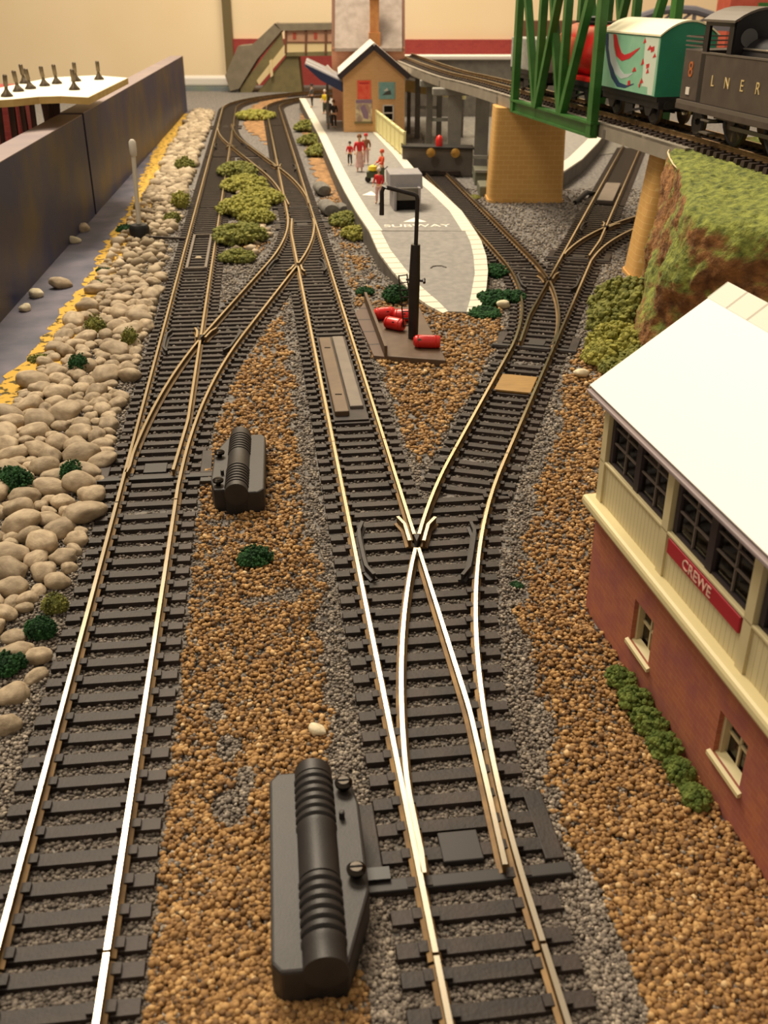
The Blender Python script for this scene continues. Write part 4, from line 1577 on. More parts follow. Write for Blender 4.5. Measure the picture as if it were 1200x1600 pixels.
for p, q in ((b0, t0), (b1, t1)):
    MB().tube([p, q], 0.035, 6).build('stile', M['crane_black'], lad)
for k in range(8):
    f = 0.04 + k * 0.135
    MB().tube([Vector(b0).lerp(Vector(t0), f), Vector(b1).lerp(Vector(t1), f)], 0.028, 6).build('rung', M['crane_black'], lad)


def barrel(px, py, ang, label, r=0.27, L=0.95, hole=False):
    x, y = gp(px, py, 0.5)
    mt = Matrix.Translation((x, y, 0.28 + r * 0.96)) @ Matrix.Rotation(ang, 4, 'Z')
    t = thing('red_barrel', label, 'barrel', (x, y, 0.28))
    h = L / 2
    MB(mt).lathe([(r * .55, -h), (r * .9, -h + .08), (r, -h * .4), (r, h * .4), (r * .92, h - .06), (r * .8, h)], (0, 0, 0), 18, axis='x').build('shell', M['red_plastic'], t, smooth=True)
    for q in (-0.33, 0.33):
        MB(mt).lathe([(r * 1.0, q * L - .025), (r * 1.06, q * L), (r * 1.0, q * L + .025)], (0, 0, 0), 18, axis='x').build('hoop', M['red_plastic'], t, smooth=True)
    if hole:
        MB(mt).lathe([(0.09, -0.01), (0.09, 0.03)], (-h * 0.55, -r * 0.86, r * 0.40), 12, axis='y').build('bung', M['ramp_grey'], t)
    else:
        MB(mt).lathe([(0.07, 0), (0.07, 0.03)], (h * 0.2, -r * 0.9, r * 0.35), 10, axis='y').build('bung', M['black_hole'], t)
    return t


barrel(667, 535, math.radians(-4), 'red barrel lying alone at the foot of the crane column', hole=True, L=1.1)
barrel(616, 507, math.radians(-35), 'red barrel in front of the two lying against the kerb')
barrel(600, 491, math.radians(20), 'red barrel furthest from the column, against the kerb')
barrel(630, 494, math.radians(-10), 'red barrel behind the crane ladder', L=0.85)

# ------------------------------------------------------------------ station house
SY = 102.6
sx0, sx1 = -3.9, 2.0
mt = Matrix.Translation((0, SY, PZ)) @ Matrix.Rotation(math.radians(3), 4, 'Z')
st = thing('station_house', 'tan brick station house with a dark gabled front and posters on the platform', 'station building', (-1, SY + 4, PZ))
eh, rh, dep = 5.2, 7.55, 9.0
cxs = (sx0 + sx1) / 2
V = [(sx0, 0, 0), (sx1, 0, 0), (sx1, 0, eh), (cxs, 0, rh), (sx0, 0, eh), (sx0, dep, 0), (sx1, dep, 0), (sx1, dep, eh), (cxs, dep, rh), (sx0, dep, eh)]
MB(mt).add(V, [(0, 1, 2, 3, 4), (9, 8, 7, 6, 5), (1, 6, 7, 2), (5, 0, 4, 9), (0, 5, 6, 1), (2, 7, 8, 3), (3, 8, 9, 4)]).build('walls', M['station_brick'], st)
for sgn, nm in ((-1, 'roof_slope'), (1, 'roof_slope')):
    e0 = cxs + sgn * 3.35
    ez = rh - 3.35 * (rh - eh) / (sx1 - cxs)
    b = MB(mt)
    b.add([(cxs, -0.35, rh + .02), (e0, -0.35, ez + .02), (e0, dep, ez + .02), (cxs, dep, rh + .02), (cxs, -0.35, rh + .3), (e0, -0.35, ez + .3), (e0, dep, ez + .3), (cxs, dep, rh + .3)],
          [(3, 2, 1, 0), (4, 5, 6, 7), (0, 1, 5, 4), (1, 2, 6, 5), (2, 3, 7, 6), (3, 0, 4, 7)])
    b.build(nm, M['roof_pale'], st)
    b = MB(mt)
    b.bar((cxs, -0.42, rh + 0.0), (e0, -0.42, ez + 0.0), 0.12, 0.5)
    b.build('bargeboard', M['bargeboard'], st)
MB(mt).box(-2.55, -1.25, -0.06, 0.02, 2.95, 4.6).build('poster', M['poster_red'], st)
MB(mt).box(-2.35, -1.45, -0.075, -0.05, 4.3, 4.42).build('poster_heading', M['swoosh_red'], st)
b = MB(mt)
b.box(-2.75, -1.15, -0.06, 0.02, 0.95, 2.93)
o = b.build('poster', M['poster_pale'], st)
MB(mt).box(-2.7, -1.2, -0.07, -0.05, 2.6, 2.9).build('poster_band', M['mauve'], o)
MB(mt).add([(-2.3, -0.075, 2.2), (-1.9, -0.075, 2.5), (-1.5, -0.075, 1.7), (-1.55, -0.075, 1.15), (-1.95, -0.075, 1.25)], [(0, 1, 2, 3, 4)]).build('poster_figure', M['mauve'], o)
MB(mt).box(-2.85, -1.1, -0.25, 0.02, 0.78, 0.93).build('poster_shelf', M['olive_paint'], st)
o = MB(mt).box(-0.5, 1.05, -0.06, 0.02, 2.95, 4.45).build('poster', M['poster_teal'], st)
MB(mt).add([(-0.2, -0.075, 3.3), (0.7, -0.075, 3.35), (0.6, -0.075, 3.75), (0.2, -0.075, 3.6)], [(0, 1, 2, 3)]).build('poster_boat', M['dark_shape'], o)
MB(mt).add([(-0.05, -0.075, 3.65), (0.4, -0.075, 3.7), (0.3, -0.075, 3.95)], [(0, 1, 2)]).build('poster_sail', M['c_white'], o)
wf = MB(mt)
for x0, x1, z0, z1 in ((-0.12, 0.95, 1.0, 1.1), (-0.12, 0.95, 2.35, 2.45), (-0.12, 0.0, 1.0, 2.45), (0.83, 0.95, 1.0, 2.45), (0.0, 0.83, 1.66, 1.76)):
    wf.box(x0, x1, -0.08, 0.02, z0, z1)
o = wf.build('window_frame', M['c_white'], st)
MB(mt).box(0.0, 0.83, -0.03, 0.02, 1.1, 2.35).build('pane', M['window_black'], o)
# canopy rising outward over the platform
cp = thing('platform_canopy', 'navy blue canopy on thin posts over the platform beside the station house', 'canopy', (-5.8, SY + 6, PZ))
V = []
for y in (0.3, 9.2):
    V += [(sx0 - 0.02, y, 4.15), (-7.45, y, 5.75), (-7.45, y, 6.05), (sx0 - 0.02, y, 4.5)]
MB(mt).add(V, [(0, 1, 2, 3), (7, 6, 5, 4), (0, 4, 5, 1), (1, 5, 6, 2), (2, 6, 7, 3), (3, 7, 4, 0)]).build('roof', M['canopy_glass'], cp)
b = MB(mt)
b.add([(sx0, 0.15, 3.55), (-6.0, 0.15, 4.6), (-7.0, 0.15, 5.45), (-7.5, 0.15, 6.0), (sx0, 0.15, 4.4), (sx0, 0.3, 3.55), (-6.0, 0.3, 4.6), (-7.0, 0.3, 5.45), (-7.5, 0.3, 6.0), (sx0, 0.3, 4.4)],
      [(0, 1, 2, 3, 4), (9, 8, 7, 6, 5), (0, 5, 6, 1), (1, 6, 7, 2), (2, 7, 8, 3), (3, 8, 9, 4), (4, 9, 5, 0)])
b.build('valance', M['navy'], cp)
for y in (0.8, 5, 9):
    MB(mt).bar((-7.4, y, 6.08), (sx0, y, 4.52), 0.12, 0.08).build('glazing_bar', M['roof_pale'], cp)
for y in (2.5, 8.0):
    MB(mt).tube([(-5.4, y, 0), (-5.4, y, 4.9)], 0.11, 8).build('post', M['dark_pier'], cp)
# taller house behind
bh = thing('tall_house', 'taller pinkish brick house with slate roof and orange chimney behind the station', 'building', (-1.6, 116, -0.02))
hx0, hx1, hy = -5.4, 2.15, 112.4
MB().box(hx0, hx1, hy, hy + 9, PZ - .012, 8.25).build('walls', M['pink_brick'], bh)
b = MB()
b.add([(hx0 + .35, hy - .3, 7.85), (hx1 - .3, hy - .3, 7.85), (hx1 - .3, hy + 4.5, 14.2), (hx0 + .35, hy + 4.5, 14.2), (hx0 + .35, hy - .3, 8.15), (hx1 - .3, hy - .3, 8.15), (hx1 - .3, hy + 4.5, 14.5), (hx0 + .35, hy + 4.5, 14.5)],
      [(3, 2, 1, 0), (4, 5, 6, 7), (0, 1, 5, 4), (1, 2, 6, 5), (2, 3, 7, 6), (3, 0, 4, 7)])
b.build('roof', M['slate'], bh)
for x in (hx0, hx1 - .35):
    b = MB()
    b.add([(x, hy - .05, 8.0), (x + .36, hy - .05, 8.0), (x + .36, hy + 4.5, 14.6), (x, hy + 4.5, 14.6), (x, hy + 9, 8.0), (x + .36, hy + 9, 8.0)], [(0, 3, 4), (1, 5, 2), (0, 1, 2, 3), (3, 2, 5, 4), (4, 5, 1, 0)])
    b.build('gable_parapet', M['bridge_post'], bh)
b = MB()
b.box(-1.55, -0.35, hy - 0.2, hy + 1.4, 7.4, 9.6)
b.box(-1.45, -0.5, hy - 0.1, hy + 1.2, 9.6, 12.6)
ch = b.build('chimney', M['chimney'], bh, bevel=0.03)
MB().box(-1.62, -0.33, hy - 0.3, hy + 1.4, 12.6, 13.5).build('chimney_cap', M['olive_paint'], ch)
b = MB()
b.add([(-6.9, 108, PZ), (-4.6, 108, PZ), (-4.6, 108, 6.4), (-5.9, 108, 7.6), (-6.9, 108, 6.6), (-6.9, 112.3, PZ), (-4.6, 112.3, PZ), (-4.6, 112.3, 6.4), (-5.9, 112.3, 7.6), (-6.9, 112.3, 6.6)],
      [(0, 1, 2, 3, 4), (9, 8, 7, 6, 5), (0, 5, 6, 1), (1, 6, 7, 2), (2, 7, 8, 3), (3, 8, 9, 4), (4, 9, 5, 0)])
b = MB()
b.bar((-5.75, 107.9, 6.75), (-4.3, 107.9, 5.2), 0.3, 0.35)
b.build('white_coping', M['roof_pale'], st)
# cream fence
f0, f1 = gp(588, 206, PZ), gp(632, 247, PZ)
fe = thing('platform_fence', 'pale cream fence at the back edge of the platform beside the station house', 'fence', (f1[0], f1[1], PZ))
d = Vector((f1[0] - f0[0], f1[1] - f0[1], 0))
L = d.length
d.normalize()
MB().bar((*f0, PZ + 1.0), (*f1, PZ + 1.0), 0.1, 1.7).build('boards', plank_mat('cream_fence_boards', '#e8df9f', '#cfc486', 0.45, (d.x, d.y)), fe)
MB().bar((*f0, PZ + 1.9), (*f1, PZ + 1.9), 0.22, 0.16).build('top_rail', M['cream_fence'], fe)
n = 7
for k in range(n + 1):
    p = Vector((*f0, PZ)) + d * L * k / n
    MB().box(p.x - .1, p.x + .1, p.y - .1, p.y + .1, PZ, PZ + 2.05).build('post', M['cream_fence'], fe)

# ------------------------------------------------------------------ covered footbridge
fb = thing('footbridge', 'olive covered footbridge with stairs beyond the far bend of the track', 'footbridge', (-16, 158, -0.02))
Y0, Y1 = 161.0, 166.0
q = lambda px, py: at(px, py, Y0)
pts = [q(*p) for p in [(398, 158), (455, 77), (463, 152)]]
b = MB()
for Yy in (Y0, Y1):
    pass


def slab(poly, y0, y1, mat, name, parent):
    n = len(poly)
    V = [(p[0], y0, p[2]) for p in poly] + [(p[0], y1, p[2]) for p in poly]
    F = [tuple(range(n)), tuple(range(n, 2 * n))[::-1]] + [(i, (i + 1) % n, n + (i + 1) % n, n + i) for i in range(n)]
    return MB().add(V, F).build(name, mat, parent)


slab([q(*p) for p in [(392, 158), (450, 84), (465, 84), (472, 150), (468, 158)]], Y0 + .3, Y1, M['olive_paint'], 'stair_base', fb)
slab([q(*p) for p in [(375, 138), (440, 50), (446, 84), (398, 136), (385, 158), (378, 158)]], Y0, Y0 + .3, M['bridge_panel'] if False else M['olive_paint'], 'stair_side', fb)
slab([q(*p) for p in [(401, 126), (446, 68), (447, 84), (405, 133)]], Y0 - .12, Y0, M['bridge_panel'], 'stair_panel', fb)
slab([q(*p) for p in [(352, 118), (372, 72), (394, 70), (430, 36), (440, 48), (402, 92), (374, 138), (360, 142)]], Y0 - .3, Y1, M['bridge_roof'], 'stair_roof', fb)
slab([q(*p) for p in [(357, 146), (362, 128), (374, 128), (372, 158), (355, 158)]], Y0, Y1 - 1, M['dark_pier'], 'stair_foot', fb)
slab([q(*p) for p in [(428, 37), (529, 36), (529, 46), (440, 48)]], Y0 - .3, Y1, M['bridge_roof'], 'roof', fb)
slab([q(*p) for p in [(446, 66), (529, 66), (529, 80), (446, 82)]], Y0, Y0 + .2, M['bridge_panel'], 'side_panel', fb)
slab([q(*p) for p in [(446, 47), (529, 46), (529, 66), (446, 66)]], Y0 + .1, Y0 + .2, M['bridge_glass'], 'window_band', fb)
slab([q(*p) for p in [(446, 82), (529, 80), (529, 87), (446, 88)]], Y0, Y1, M['olive_paint'], 'deck', fb)
for x in (446.5, 478, 509):
    slab([q(*p) for p in [(x - 1.6, 46), (x + 1.6, 46), (x + 1.6, 84), (x - 1.6, 84)]], Y0 - .15, Y0 + .25, M['bridge_post'], 'post', fb)
slab([q(*p) for p in [(446, 65), (529, 65), (529, 67), (446, 67)]], Y0 - .1, Y0 + .05, M['bridge_post'], 'rail', fb)
for x in (460, 493):
    slab([q(*p) for p in [(x - 2.5, 51), (x + 2.5, 51), (x + 2.5, 61), (x - 2.5, 61)]], Y0 + .02, Y0 + .1, M['house_red'], 'notice', fb)
slab([q(*p) for p in [(421, 95), (425, 92), (427, 118), (423, 121)]], Y0 - .3, Y0, M['bridge_panel'], 'post', fb)

# ------------------------------------------------------------------ buffer block and small structures behind the siding
bf = thing('buffer_stop', 'dark grey buffer block with red lamp at the end of the siding', 'buffer stop', (4.4, 84.3, -0.02))
MB().prism([(1.5, 84.6), (7.1, 83.5), (7.1, 85.1), (1.5, 86.2)], -0.02, 2.1).build('block', M['buffer_grey'], bf, bevel=0.06)
MB().prism([(1.4, 84.4), (7.2, 83.3), (7.2, 85.2), (1.4, 86.3)], 2.1, 2.22).build('coping', M['dark_base'], bf)
for px in (673, 711):
    p = at(px, 240, 83.6)
    MB().lathe([(0.12, 0), (0.14, -0.3), (0.34, -0.4), (0.36, -0.52), (0.2, -0.6)], (p[0], 84.0 - (px - 673) * .006, 1.85), 14, axis='y').build('buffer', M['gold'], bf, smooth=True)
p = at(686, 231, 84.6)
MB().lathe([(0.28, 2.2), (0.3, 2.7), (0.2, 2.95), (0.05, 3.05)], (p[0], 84.6, 0), 12).build('lamp', M['red_plastic'], bf, smooth=True)
MB().bar((2.9, 83.9, 0.3), (6.1, 83.4, 0.3), 0.4, 0.3).build('stop_timber', M['sleeper'], bf)
bx = thing('trackside_bin', 'low green grey bin of rubble beside the buffer block', 'bin', (8.4, 80.5, -0.02))
MB().prism([(7.0, 79.6), (9.4, 79.2), (9.5, 82.5), (7.1, 82.9)], -0.02, 0.95).build('box', M['green_grey'], bx, bevel=0.04)
MB().bar((7.0, 79.5, 1.05), (9.4, 79.1, 1.05), 0.2, 0.18).build('rim', M['light_pier'], bx)
MB().bar((7.1, 83.0, 1.6), (9.7, 82.6, 1.6), 0.2, 0.25).build('back_board', M['light_pier'], bx)
o = MB().box(6.95, 8.3, 74.6, 77.2, -0.02, 0.75).build('rubble_block', M['green_grey'], bevel=0.1)
tag(o, 'squat grey block on the ballast beside the tan pier base', 'block')

# ------------------------------------------------------------------ raised railway
EL = np.array([(2.1, 119.5), (5.75, 91.5), (7.85, 84.2), (9.9, 73.6), (11.1, 67.0), (12.85, 59.3), (14.25, 52.0), (15.35, 46.0), (16.3, 40.0), (17.3, 33.0), (18.6, 24.0)], float)
DZ = 7.0


def smooth_path(P, it=3):
    for _ in range(it):
        Q = [P[0]]
        for a, c in zip(P[:-1], P[1:]):
            Q += [a * .75 + c * .25, a * .25 + c * .75]
        P = np.array(Q + [P[-1]])
    return resample(P, 0.4)


ELP = smooth_path(EL)


def ely(y0, y1):
    return cuty(ELP, y0, y1)


keepC = list(CENTRES)
plain_track(ely(119, 96), 'raised track furthest back, above the dark piers', z=DZ)
plain_track(ely(95.95, 75), 'raised track leading onto the green girder bridge', z=DZ)
plain_track(ely(74.95, 54.5), 'raised track on the green girder bridge under the red tank wagon', z=DZ)
plain_track(ely(54.45, 24.2), 'raised track on the grassy embankment under the black locomotive', z=DZ)


def deck(y0, y1, w, label, l=None):
    P = resample(ely(y0, y1), 0.8)
    t = thing('bridge_deck', label, 'bridge deck', (float(P[len(P) // 2][0]), float(P[len(P) // 2][1]), DZ - 0.7))
    MB().sweep(P, [(-w, -0.14), (w, -0.14), (w, -0.02), (-w, -0.02)], None, DZ).build('roadway', M['deck'], t)
    for s_ in (-1, 1):
        MB().sweep(offset(P, s_ * (w - .12)), [(-.12, -0.75), (.12, -0.75), (.12, 0.0), (-.12, 0.0)], None, DZ).build('edge_beam', M['deck'], t)
    for k in np.linspace(0, len(P) - 1, 4):
        c, n = P[int(k)], normals(P)[int(k)]
        a, e_ = c - n * (w + 0.02), c + n * (w + 0.02)
        MB().bar((a[0], a[1], DZ - .5), (e_[0], e_[1], DZ - .5), 0.3, 0.42).build('cross_beam', M['dark_pier'], t)
    return t


deck(119, 75.1, 1.75, 'long grey deck carrying the raised track above the dark piers')
deck(75, 47, 1.75, 'grey bridge deck between the two tan piers')
# tan piers
for x0, y0, lb in ((7.4, 72.3, 'tan brick pier standing clear between the siding and the slanting track'), (12.75, 50.6, 'tan brick pier half hidden by the mossy embankment')):
    t = thing('bridge_pier', lb, 'bridge pier', (x0 + 2.65, y0 + 1.4, -0.02))
    pr = []
    cr_0 = 0.4 if x0 < 10 else 0.75
    for k in range(7):
        g = math.pi / 2 * k / 6
        pr.append((cr_0 - cr_0 * math.cos(g), cr_0 - cr_0 * math.sin(g)))
    pl = [(x0 + a, y0 + c) for a, c in pr] + [(x0 + 5.25 - a, y0 + c) for a, c in pr[::-1]] + [(x0 + 5.25 - a, y0 + 2.8 - c) for a, c in pr] + [(x0 + a, y0 + 2.8 - c) for a, c in pr[::-1]]
    tp = 0.2 if x0 < 10 else 0.7
    b = MB()
    V = [(a, c, -0.02) for a, c in pl] + [(x0 + 2.62 + (a - x0 - 2.62) * (1 - tp / 2.62), c, DZ - .76) for a, c in pl]
    nn = len(pl)
    b.add(V, [tuple(range(nn))[::-1], tuple(range(nn, 2 * nn))] + [(i, (i + 1) % nn, nn + (i + 1) % nn, nn + i) for i in range(nn)])
    b.build('shaft', M['pier'], t, smooth=True)
    pl2 = [(x0 - .07 + (a - x0) * 1.027, y0 - .04 + (c - y0) * 1.03) for a, c in pl]
    MB().prism(pl2, -0.02, 0.18).build('plinth', M['pier'], t)
# grey pier set further back
for i, (px, py, lb, mm, hh) in enumerate([(708, 255, 'light grey slab pier beyond the buffer block', 'light_pier', 1), (672, 207, 'dark twin-column pier in the gloom beyond the buffer block', 'dark_pier', 0), (655, 182, 'furthest dark pier beside the station house wall', 'dark_pier', 0)]):
    x, y = gp(px, py)
    y = [88.5, 97.0, 108.0][i]
    x = at(px, 200, y)[0] + [0.1, 0.9, 0.8][i]
    t = thing('trestle_pier', lb, 'bridge pier', (x, y, -0.02))
    wv = [0.55, 0.28, 0.26][i]
    for dx in ((-1.0, 1.2) if i else (0.0, 2.3)):
        MB().box(x + dx - wv, x + dx + wv, y - .3, y + .3, -0.02, DZ - 1.3).build('column', M[mm], t)
    MB().box(x - 1.9, x + 3.0, y - .6, y + .6, DZ - 1.32, DZ - .76).build('cap_beam', M['light_pier'], t, bevel=0.08)
    if i:
        MB().bar((x - 1.0, y, 2.9), (x + 1.2, y, 2.9), 0.3, 0.3).build('brace', M['light_pier'], t)
o = MB().bar((2.3, 112, 4.6), (8.2, 108, 4.2), 0.4, 1.1).build('cream_beam', M['cream_fence'])
o = tag(o, 'pale cream girder in the gloom behind the dark piers', 'girder')
MB().bar((2.6, 111.8, -0.02), (2.6, 111.8, 4.1), 0.4, 0.4).build('leg', M['dark_pier'], o)
MB().bar((7.9, 108.2, -0.02), (7.9, 108.2, 3.8), 0.4, 0.4).build('leg', M['dark_pier'], o)
# grey-white parapet wall behind the raised line
o = MB().box(1.5, 30, 128, 129, -0.02, 6.2).build('parapet_wall', M['dark_pier'])
tag(o, 'dark wall closing the view behind the raised railway', 'wall')
o = MB().prism([(-0.5, 127.8), (30, 127.8), (30, 131), (-0.5, 131)], 6.2, 6.65).build('parapet_coping', M['sill'], bevel=0.1)
tag(o, 'pale coping slab running behind the raised railway', 'coping')
o = MB().prism([(4, 90), (9, 88), (26, 100), (24, 127), (4, 127)], -0.025, 0.03).build('back_yard', M['rubble'])
tag(o, 'dark grey rubble ground behind the buffer block', 'ground', kind='stuff')

# green truss bridge: two side frames
TB = resample(ely(70.4, 57.0), 0.3)
NB = normals(TB)
dB_ = arclen(TB)


def bpt(f, lat, z):
    s_ = f * dB_[-1]
    c = np.array([np.interp(s_, dB_, TB[:, 0]), np.interp(s_, dB_, TB[:, 1])])
    n = np.array([np.interp(s_, dB_, NB[:, 0]), np.interp(s_, dB_, NB[:, 1])])
    return Vector((*(c + n * lat), z))


for lat, lb in ((-2.05, 'near green girder frame of the truss bridge, in front of the red tank wagon'), (2.05, 'far green girder frame of the truss bridge, seen above the cream van roof')):
    m_ = bpt(.5, lat, 0)
    t = thing('bridge_truss', lb, 'bridge truss', (m_.x, m_.y, DZ - .8))
    ZB, ZT = DZ - 0.05, 15.3
    N_ = [0.02, 0.34, 0.58, 0.98]
    mid_in = 1 if lat < 0 else -1
    MB().bar(bpt(0, lat, DZ - .38), bpt(1, lat, DZ - .38), 0.16, 0.62).build('bottom_girder', M['truss'], t)
    MB().bar(bpt(0, lat, DZ - .05), bpt(1, lat, DZ - .05), 0.5, 0.12).build('flange', M['truss'], t)
    MB().bar(bpt(0, lat, DZ - .72), bpt(1, lat, DZ - .72), 0.4, 0.12).build('flange', M['truss'], t)
    for f in (0.32, 0.62):
        MB().bar(bpt(f, lat - .1, DZ - .75), bpt(f, lat - .1, DZ - .02), 0.22, 0.3).build('bracket', M['truss'], t)
    MB().bar(bpt(0, lat, ZT), bpt(1, lat, ZT), 0.55, 0.3).build('top_girder', M['truss'], t)
    along = (TB[-1] - TB[0])
    along = Vector((along[0], along[1], 0)).normalized()

    def mem(a, c, wv, nm):
        MB().bar(a, c, wv, 0.42, up=along.cross(Vector((0, 0, 1)))).build(nm, M['truss'], t)
    mem(bpt(0.02, lat, DZ - .75), bpt(0.02, lat, ZT), 0.5, 'end_post')
    mem(bpt(0.97, lat, DZ - .8), bpt(0.97, lat, ZT), 0.62, 'end_post')
    mem(bpt(.34, lat, ZB), bpt(.34, lat, ZT), 0.42, 'post')
    mem(bpt(.62, lat, ZB), bpt(.62, lat, ZT), 0.42, 'post')
    mem(bpt(.32, lat, ZB), bpt(.05, lat, ZT), 0.34, 'diagonal')
    mem(bpt(.36, lat + .1, ZB), bpt(.60, lat + .1, ZT), 0.34, 'diagonal')
    mem(bpt(.60, lat - .1, ZB), bpt(.36, lat - .1, ZT), 0.34, 'diagonal')
    mem(bpt(.64, lat, ZB), bpt(.93, lat, ZT), 0.40, 'diagonal')

# ------------------------------------------------------------------ rolling stock
RT = DZ + TIE_TOP + 0.26
dEL = arclen(ELP)
NEL = normals(ELP)


def on_el(y):
    s_ = float(np.interp(-y, -ELP[:, 1], dEL))
    c = np.array([np.interp(s_, dEL, ELP[:, 0]), np.interp(s_, dEL, ELP[:, 1])])
    i = int(np.clip(np.searchsorted(dEL, s_), 1, len(ELP) - 2))
    tv = ELP[i + 1] - ELP[i - 1]
    tv /= np.linalg.norm(tv)
    return c, tv


def veh(y):
    """local x to the right of travel away from the camera, y away along the rails, z=0 rail top"""
    c, tv = on_el(y)
    a = -tv                                    # away from the camera
    r = np.array([a[1], -a[0]])
    return Matrix(((r[0], a[0], 0, c[0]), (r[1], a[1], 0, c[1]), (0, 0, 1, RT), (0, 0, 0, 1))), (float(c[0]), float(c[1]), RT)


def wheels(mt, t, ys_, r=0.64, gx=0.80):
    for y in ys_:
        MB(mt).tube([(-1.0, y, r), (1.0, y, r)], 0.09, 8).build('axle', M['chassis'], t)
        for x in (-gx, gx):
            s_ = 1 if x > 0 else -1
            w_ = MB(mt).lathe([(r - .02, -0.1 * s_), (r, 0.05 * s_), (r - .09, 0.10 * s_), (r - .2, 0.06 * s_), (0.14, 0.06 * s_), (0.12, 0.14 * s_)], (x, y, r), 24, axis='x').build('wheel', M['wheel'], t)
            MB(mt).lathe([(r - .04, -0.13 * s_), (r + .03, -0.11 * s_), (r + .005, 0.03 * s_), (r - .05, 0.045 * s_)], (x, y, r), 24, axis='x').build('tyre', M['tyre'], w_, smooth=True)


def wagon_frame(mt, t, hl, wb):
    MB(mt).box(-1.3, 1.3, -hl, hl, 1.12, 1.36).build('floor', M['chassis'], t)
    for x in (-1.12, 1.12):
        MB(mt).box(x - .09, x + .09, -hl, hl, 0.82, 1.2).build('sole_bar', M['chassis'], t)
        for y in (-wb / 2, wb / 2):
            b = MB(mt)
            b.add([(x - .06, y - .62, 0.95), (x + .06, y - .62, 0.95), (x + .06, y + .62, 0.95), (x - .06, y + .62, 0.95), (x - .06, y - .2, 0.42), (x + .06, y - .2, 0.42), (x + .06, y + .2, 0.42), (x - .06, y + .2, 0.42)],
                  [(0, 1, 2, 3), (7, 6, 5, 4), (0, 4, 5, 1), (1, 5, 6, 2), (2, 6, 7, 3), (3, 7, 4, 0)])
            b.build('axle_guard', M['chassis'], t)
        MB(mt).bar((x * 1.04, -wb / 2 + .5, 0.72), (x * 1.04, 0.1, 0.42), 0.1, 0.12).build('brake_lever', M['chassis'], t)
        MB(mt).box(x - .06, x + .06, -.5, .5, 0.3, 0.8).build('brake_gear', M['chassis'], t)
    for y, s_ in ((-hl, -1), (hl, 1)):
        MB(mt).box(-1.2, 1.2, y - .06, y + .06, 0.8, 1.2).build('headstock', M['chassis'], t)
        for x in (-0.85, 0.85):
            MB(mt).lathe([(0.09, 0), (0.09, 0.28 * s_), (0.2, 0.3 * s_), (0.2, 0.36 * s_)], (x, y, 1.0), 12, axis='y').build('buffer', M['chassis'], t)
    wheels(mt, t, (-wb / 2, wb / 2))


# teal van: sits by its length along the line
VY = 54.9
mt, L0 = veh(VY)
HL = 3.45
van = thing('box_van', 'teal box van with cream roof and curved stripes behind the locomotive', 'railway wagon', L0)
wagon_frame(mt, van, HL, 4.6)
bw, z0, z1 = 1.42, 1.36, 3.95
ro = []
for k in range(13):
    g = -1 + 2 * k / 12
    ro.append((bw * g, z1 + 0.62 * (1 - g * g)))
sec = [(-bw, z0), (bw, z0)] + [(x, z) for x, z in ro[::-1]]
b = MB(mt)
n = len(sec)
V = [(x, -HL, z) for x, z in sec] + [(x, HL, z) for x, z in sec]
b.add(V, [tuple(range(n)), tuple(range(n, 2 * n))[::-1]] + [(i, (i + 1) % n, n + (i + 1) % n, n + i) for i in range(n)])
b.build('body', M['teal'], van)
b = MB(mt)
top = [(x * 1.05, z + .02) for x, z in ro]
m_ = len(top)
V = []
for y in (-HL - .04, HL + .04):
    V += [(x, y, z) for x, z in top] + [(x, y, z + .08) for x, z in top]
F = []
for i in range(m_ - 1):
    F += [(i, i + 1, 2 * m_ + i + 1, 2 * m_ + i), (m_ + i, 3 * m_ + i, 3 * m_ + i + 1, m_ + i + 1), (i, m_ + i, m_ + i + 1, i + 1), (2 * m_ + i, 2 * m_ + i + 1, 3 * m_ + i + 1, 3 * m_ + i)]
F += [(0, 2 * m_, 3 * m_, m_), (m_ - 1, 2 * m_ - 1, 4 * m_ - 1, 3 * m_ - 1)]
b.add(V, F)
b.build('roof', M['van_roof'], van, smooth=True)
side = MB(mt).box(-bw - .03, -bw, -HL + .02, HL - .02, z0 + .03, z1 - .03).build('side_livery', M['van_side'], van)
# livery on the side facing the station: u runs from the far end (0) to the near end (1)
lv = lambda u, v, e_=0.0: (-bw - .035 - e_, HL - .05 - u * (2 * HL - .1), z0 + .05 + v * (z1 - z0 - .1))


def band(cl, mat, name, e_):
    V, F = [], []
    for (u, v, w_) in cl:
        V += [lv(u - w_[0], v - w_[1], e_), lv(u + w_[0], v + w_[1], e_)]
    for i in range(len(cl) - 1):
        F.append((2 * i, 2 * i + 1, 2 * i + 3, 2 * i + 2))
    o = MB(mt).add(V, F).build(name, mat, side)
    sm = o.modifiers.new('thick', 'SOLIDIFY')
    sm.thickness = 0.012 * S
    return o


band([(0.04, 1.0, (.035, 0)), (0.08, .72, (.035, .01)), (0.15, .45, (.035, .02)), (0.24, .22, (.03, .04)), (0.36, .07, (.02, .045)), (0.50, .06, (.01, .03)), (0.64, .14, (.0, .01))], M['swoosh_blue'], 'navy_band', 0.0)
band([(0.12, 1.0, (.035, 0)), (0.15, .74, (.045, .01)), (0.22, .50, (.05, .03)), (0.32, .32, (.04, .05)), (0.42, .24, (.02, .05)), (0.52, .27, (.0, .03)), (0.60, .33, (.0, .01))], M['swoosh_white'], 'silver_band', 0.003)
band([(0.20, 1.0, (.03, 0)), (0.25, .80, (.045, .01)), (0.31, .64, (.045, .04)), (0.40, .58, (.02, .06)), (0.52, .64, (.0, .05)), (0.64, .76, (.0, .02)), (0.68, .80, (0, .005))], M['swoosh_red'], 'red_band', 0.006)
V = [lv(.76, 1.0), lv(.985, 1.0), lv(.97, .0), lv(.89, .0), (lv(.88, .13)), lv(.78, .13)]
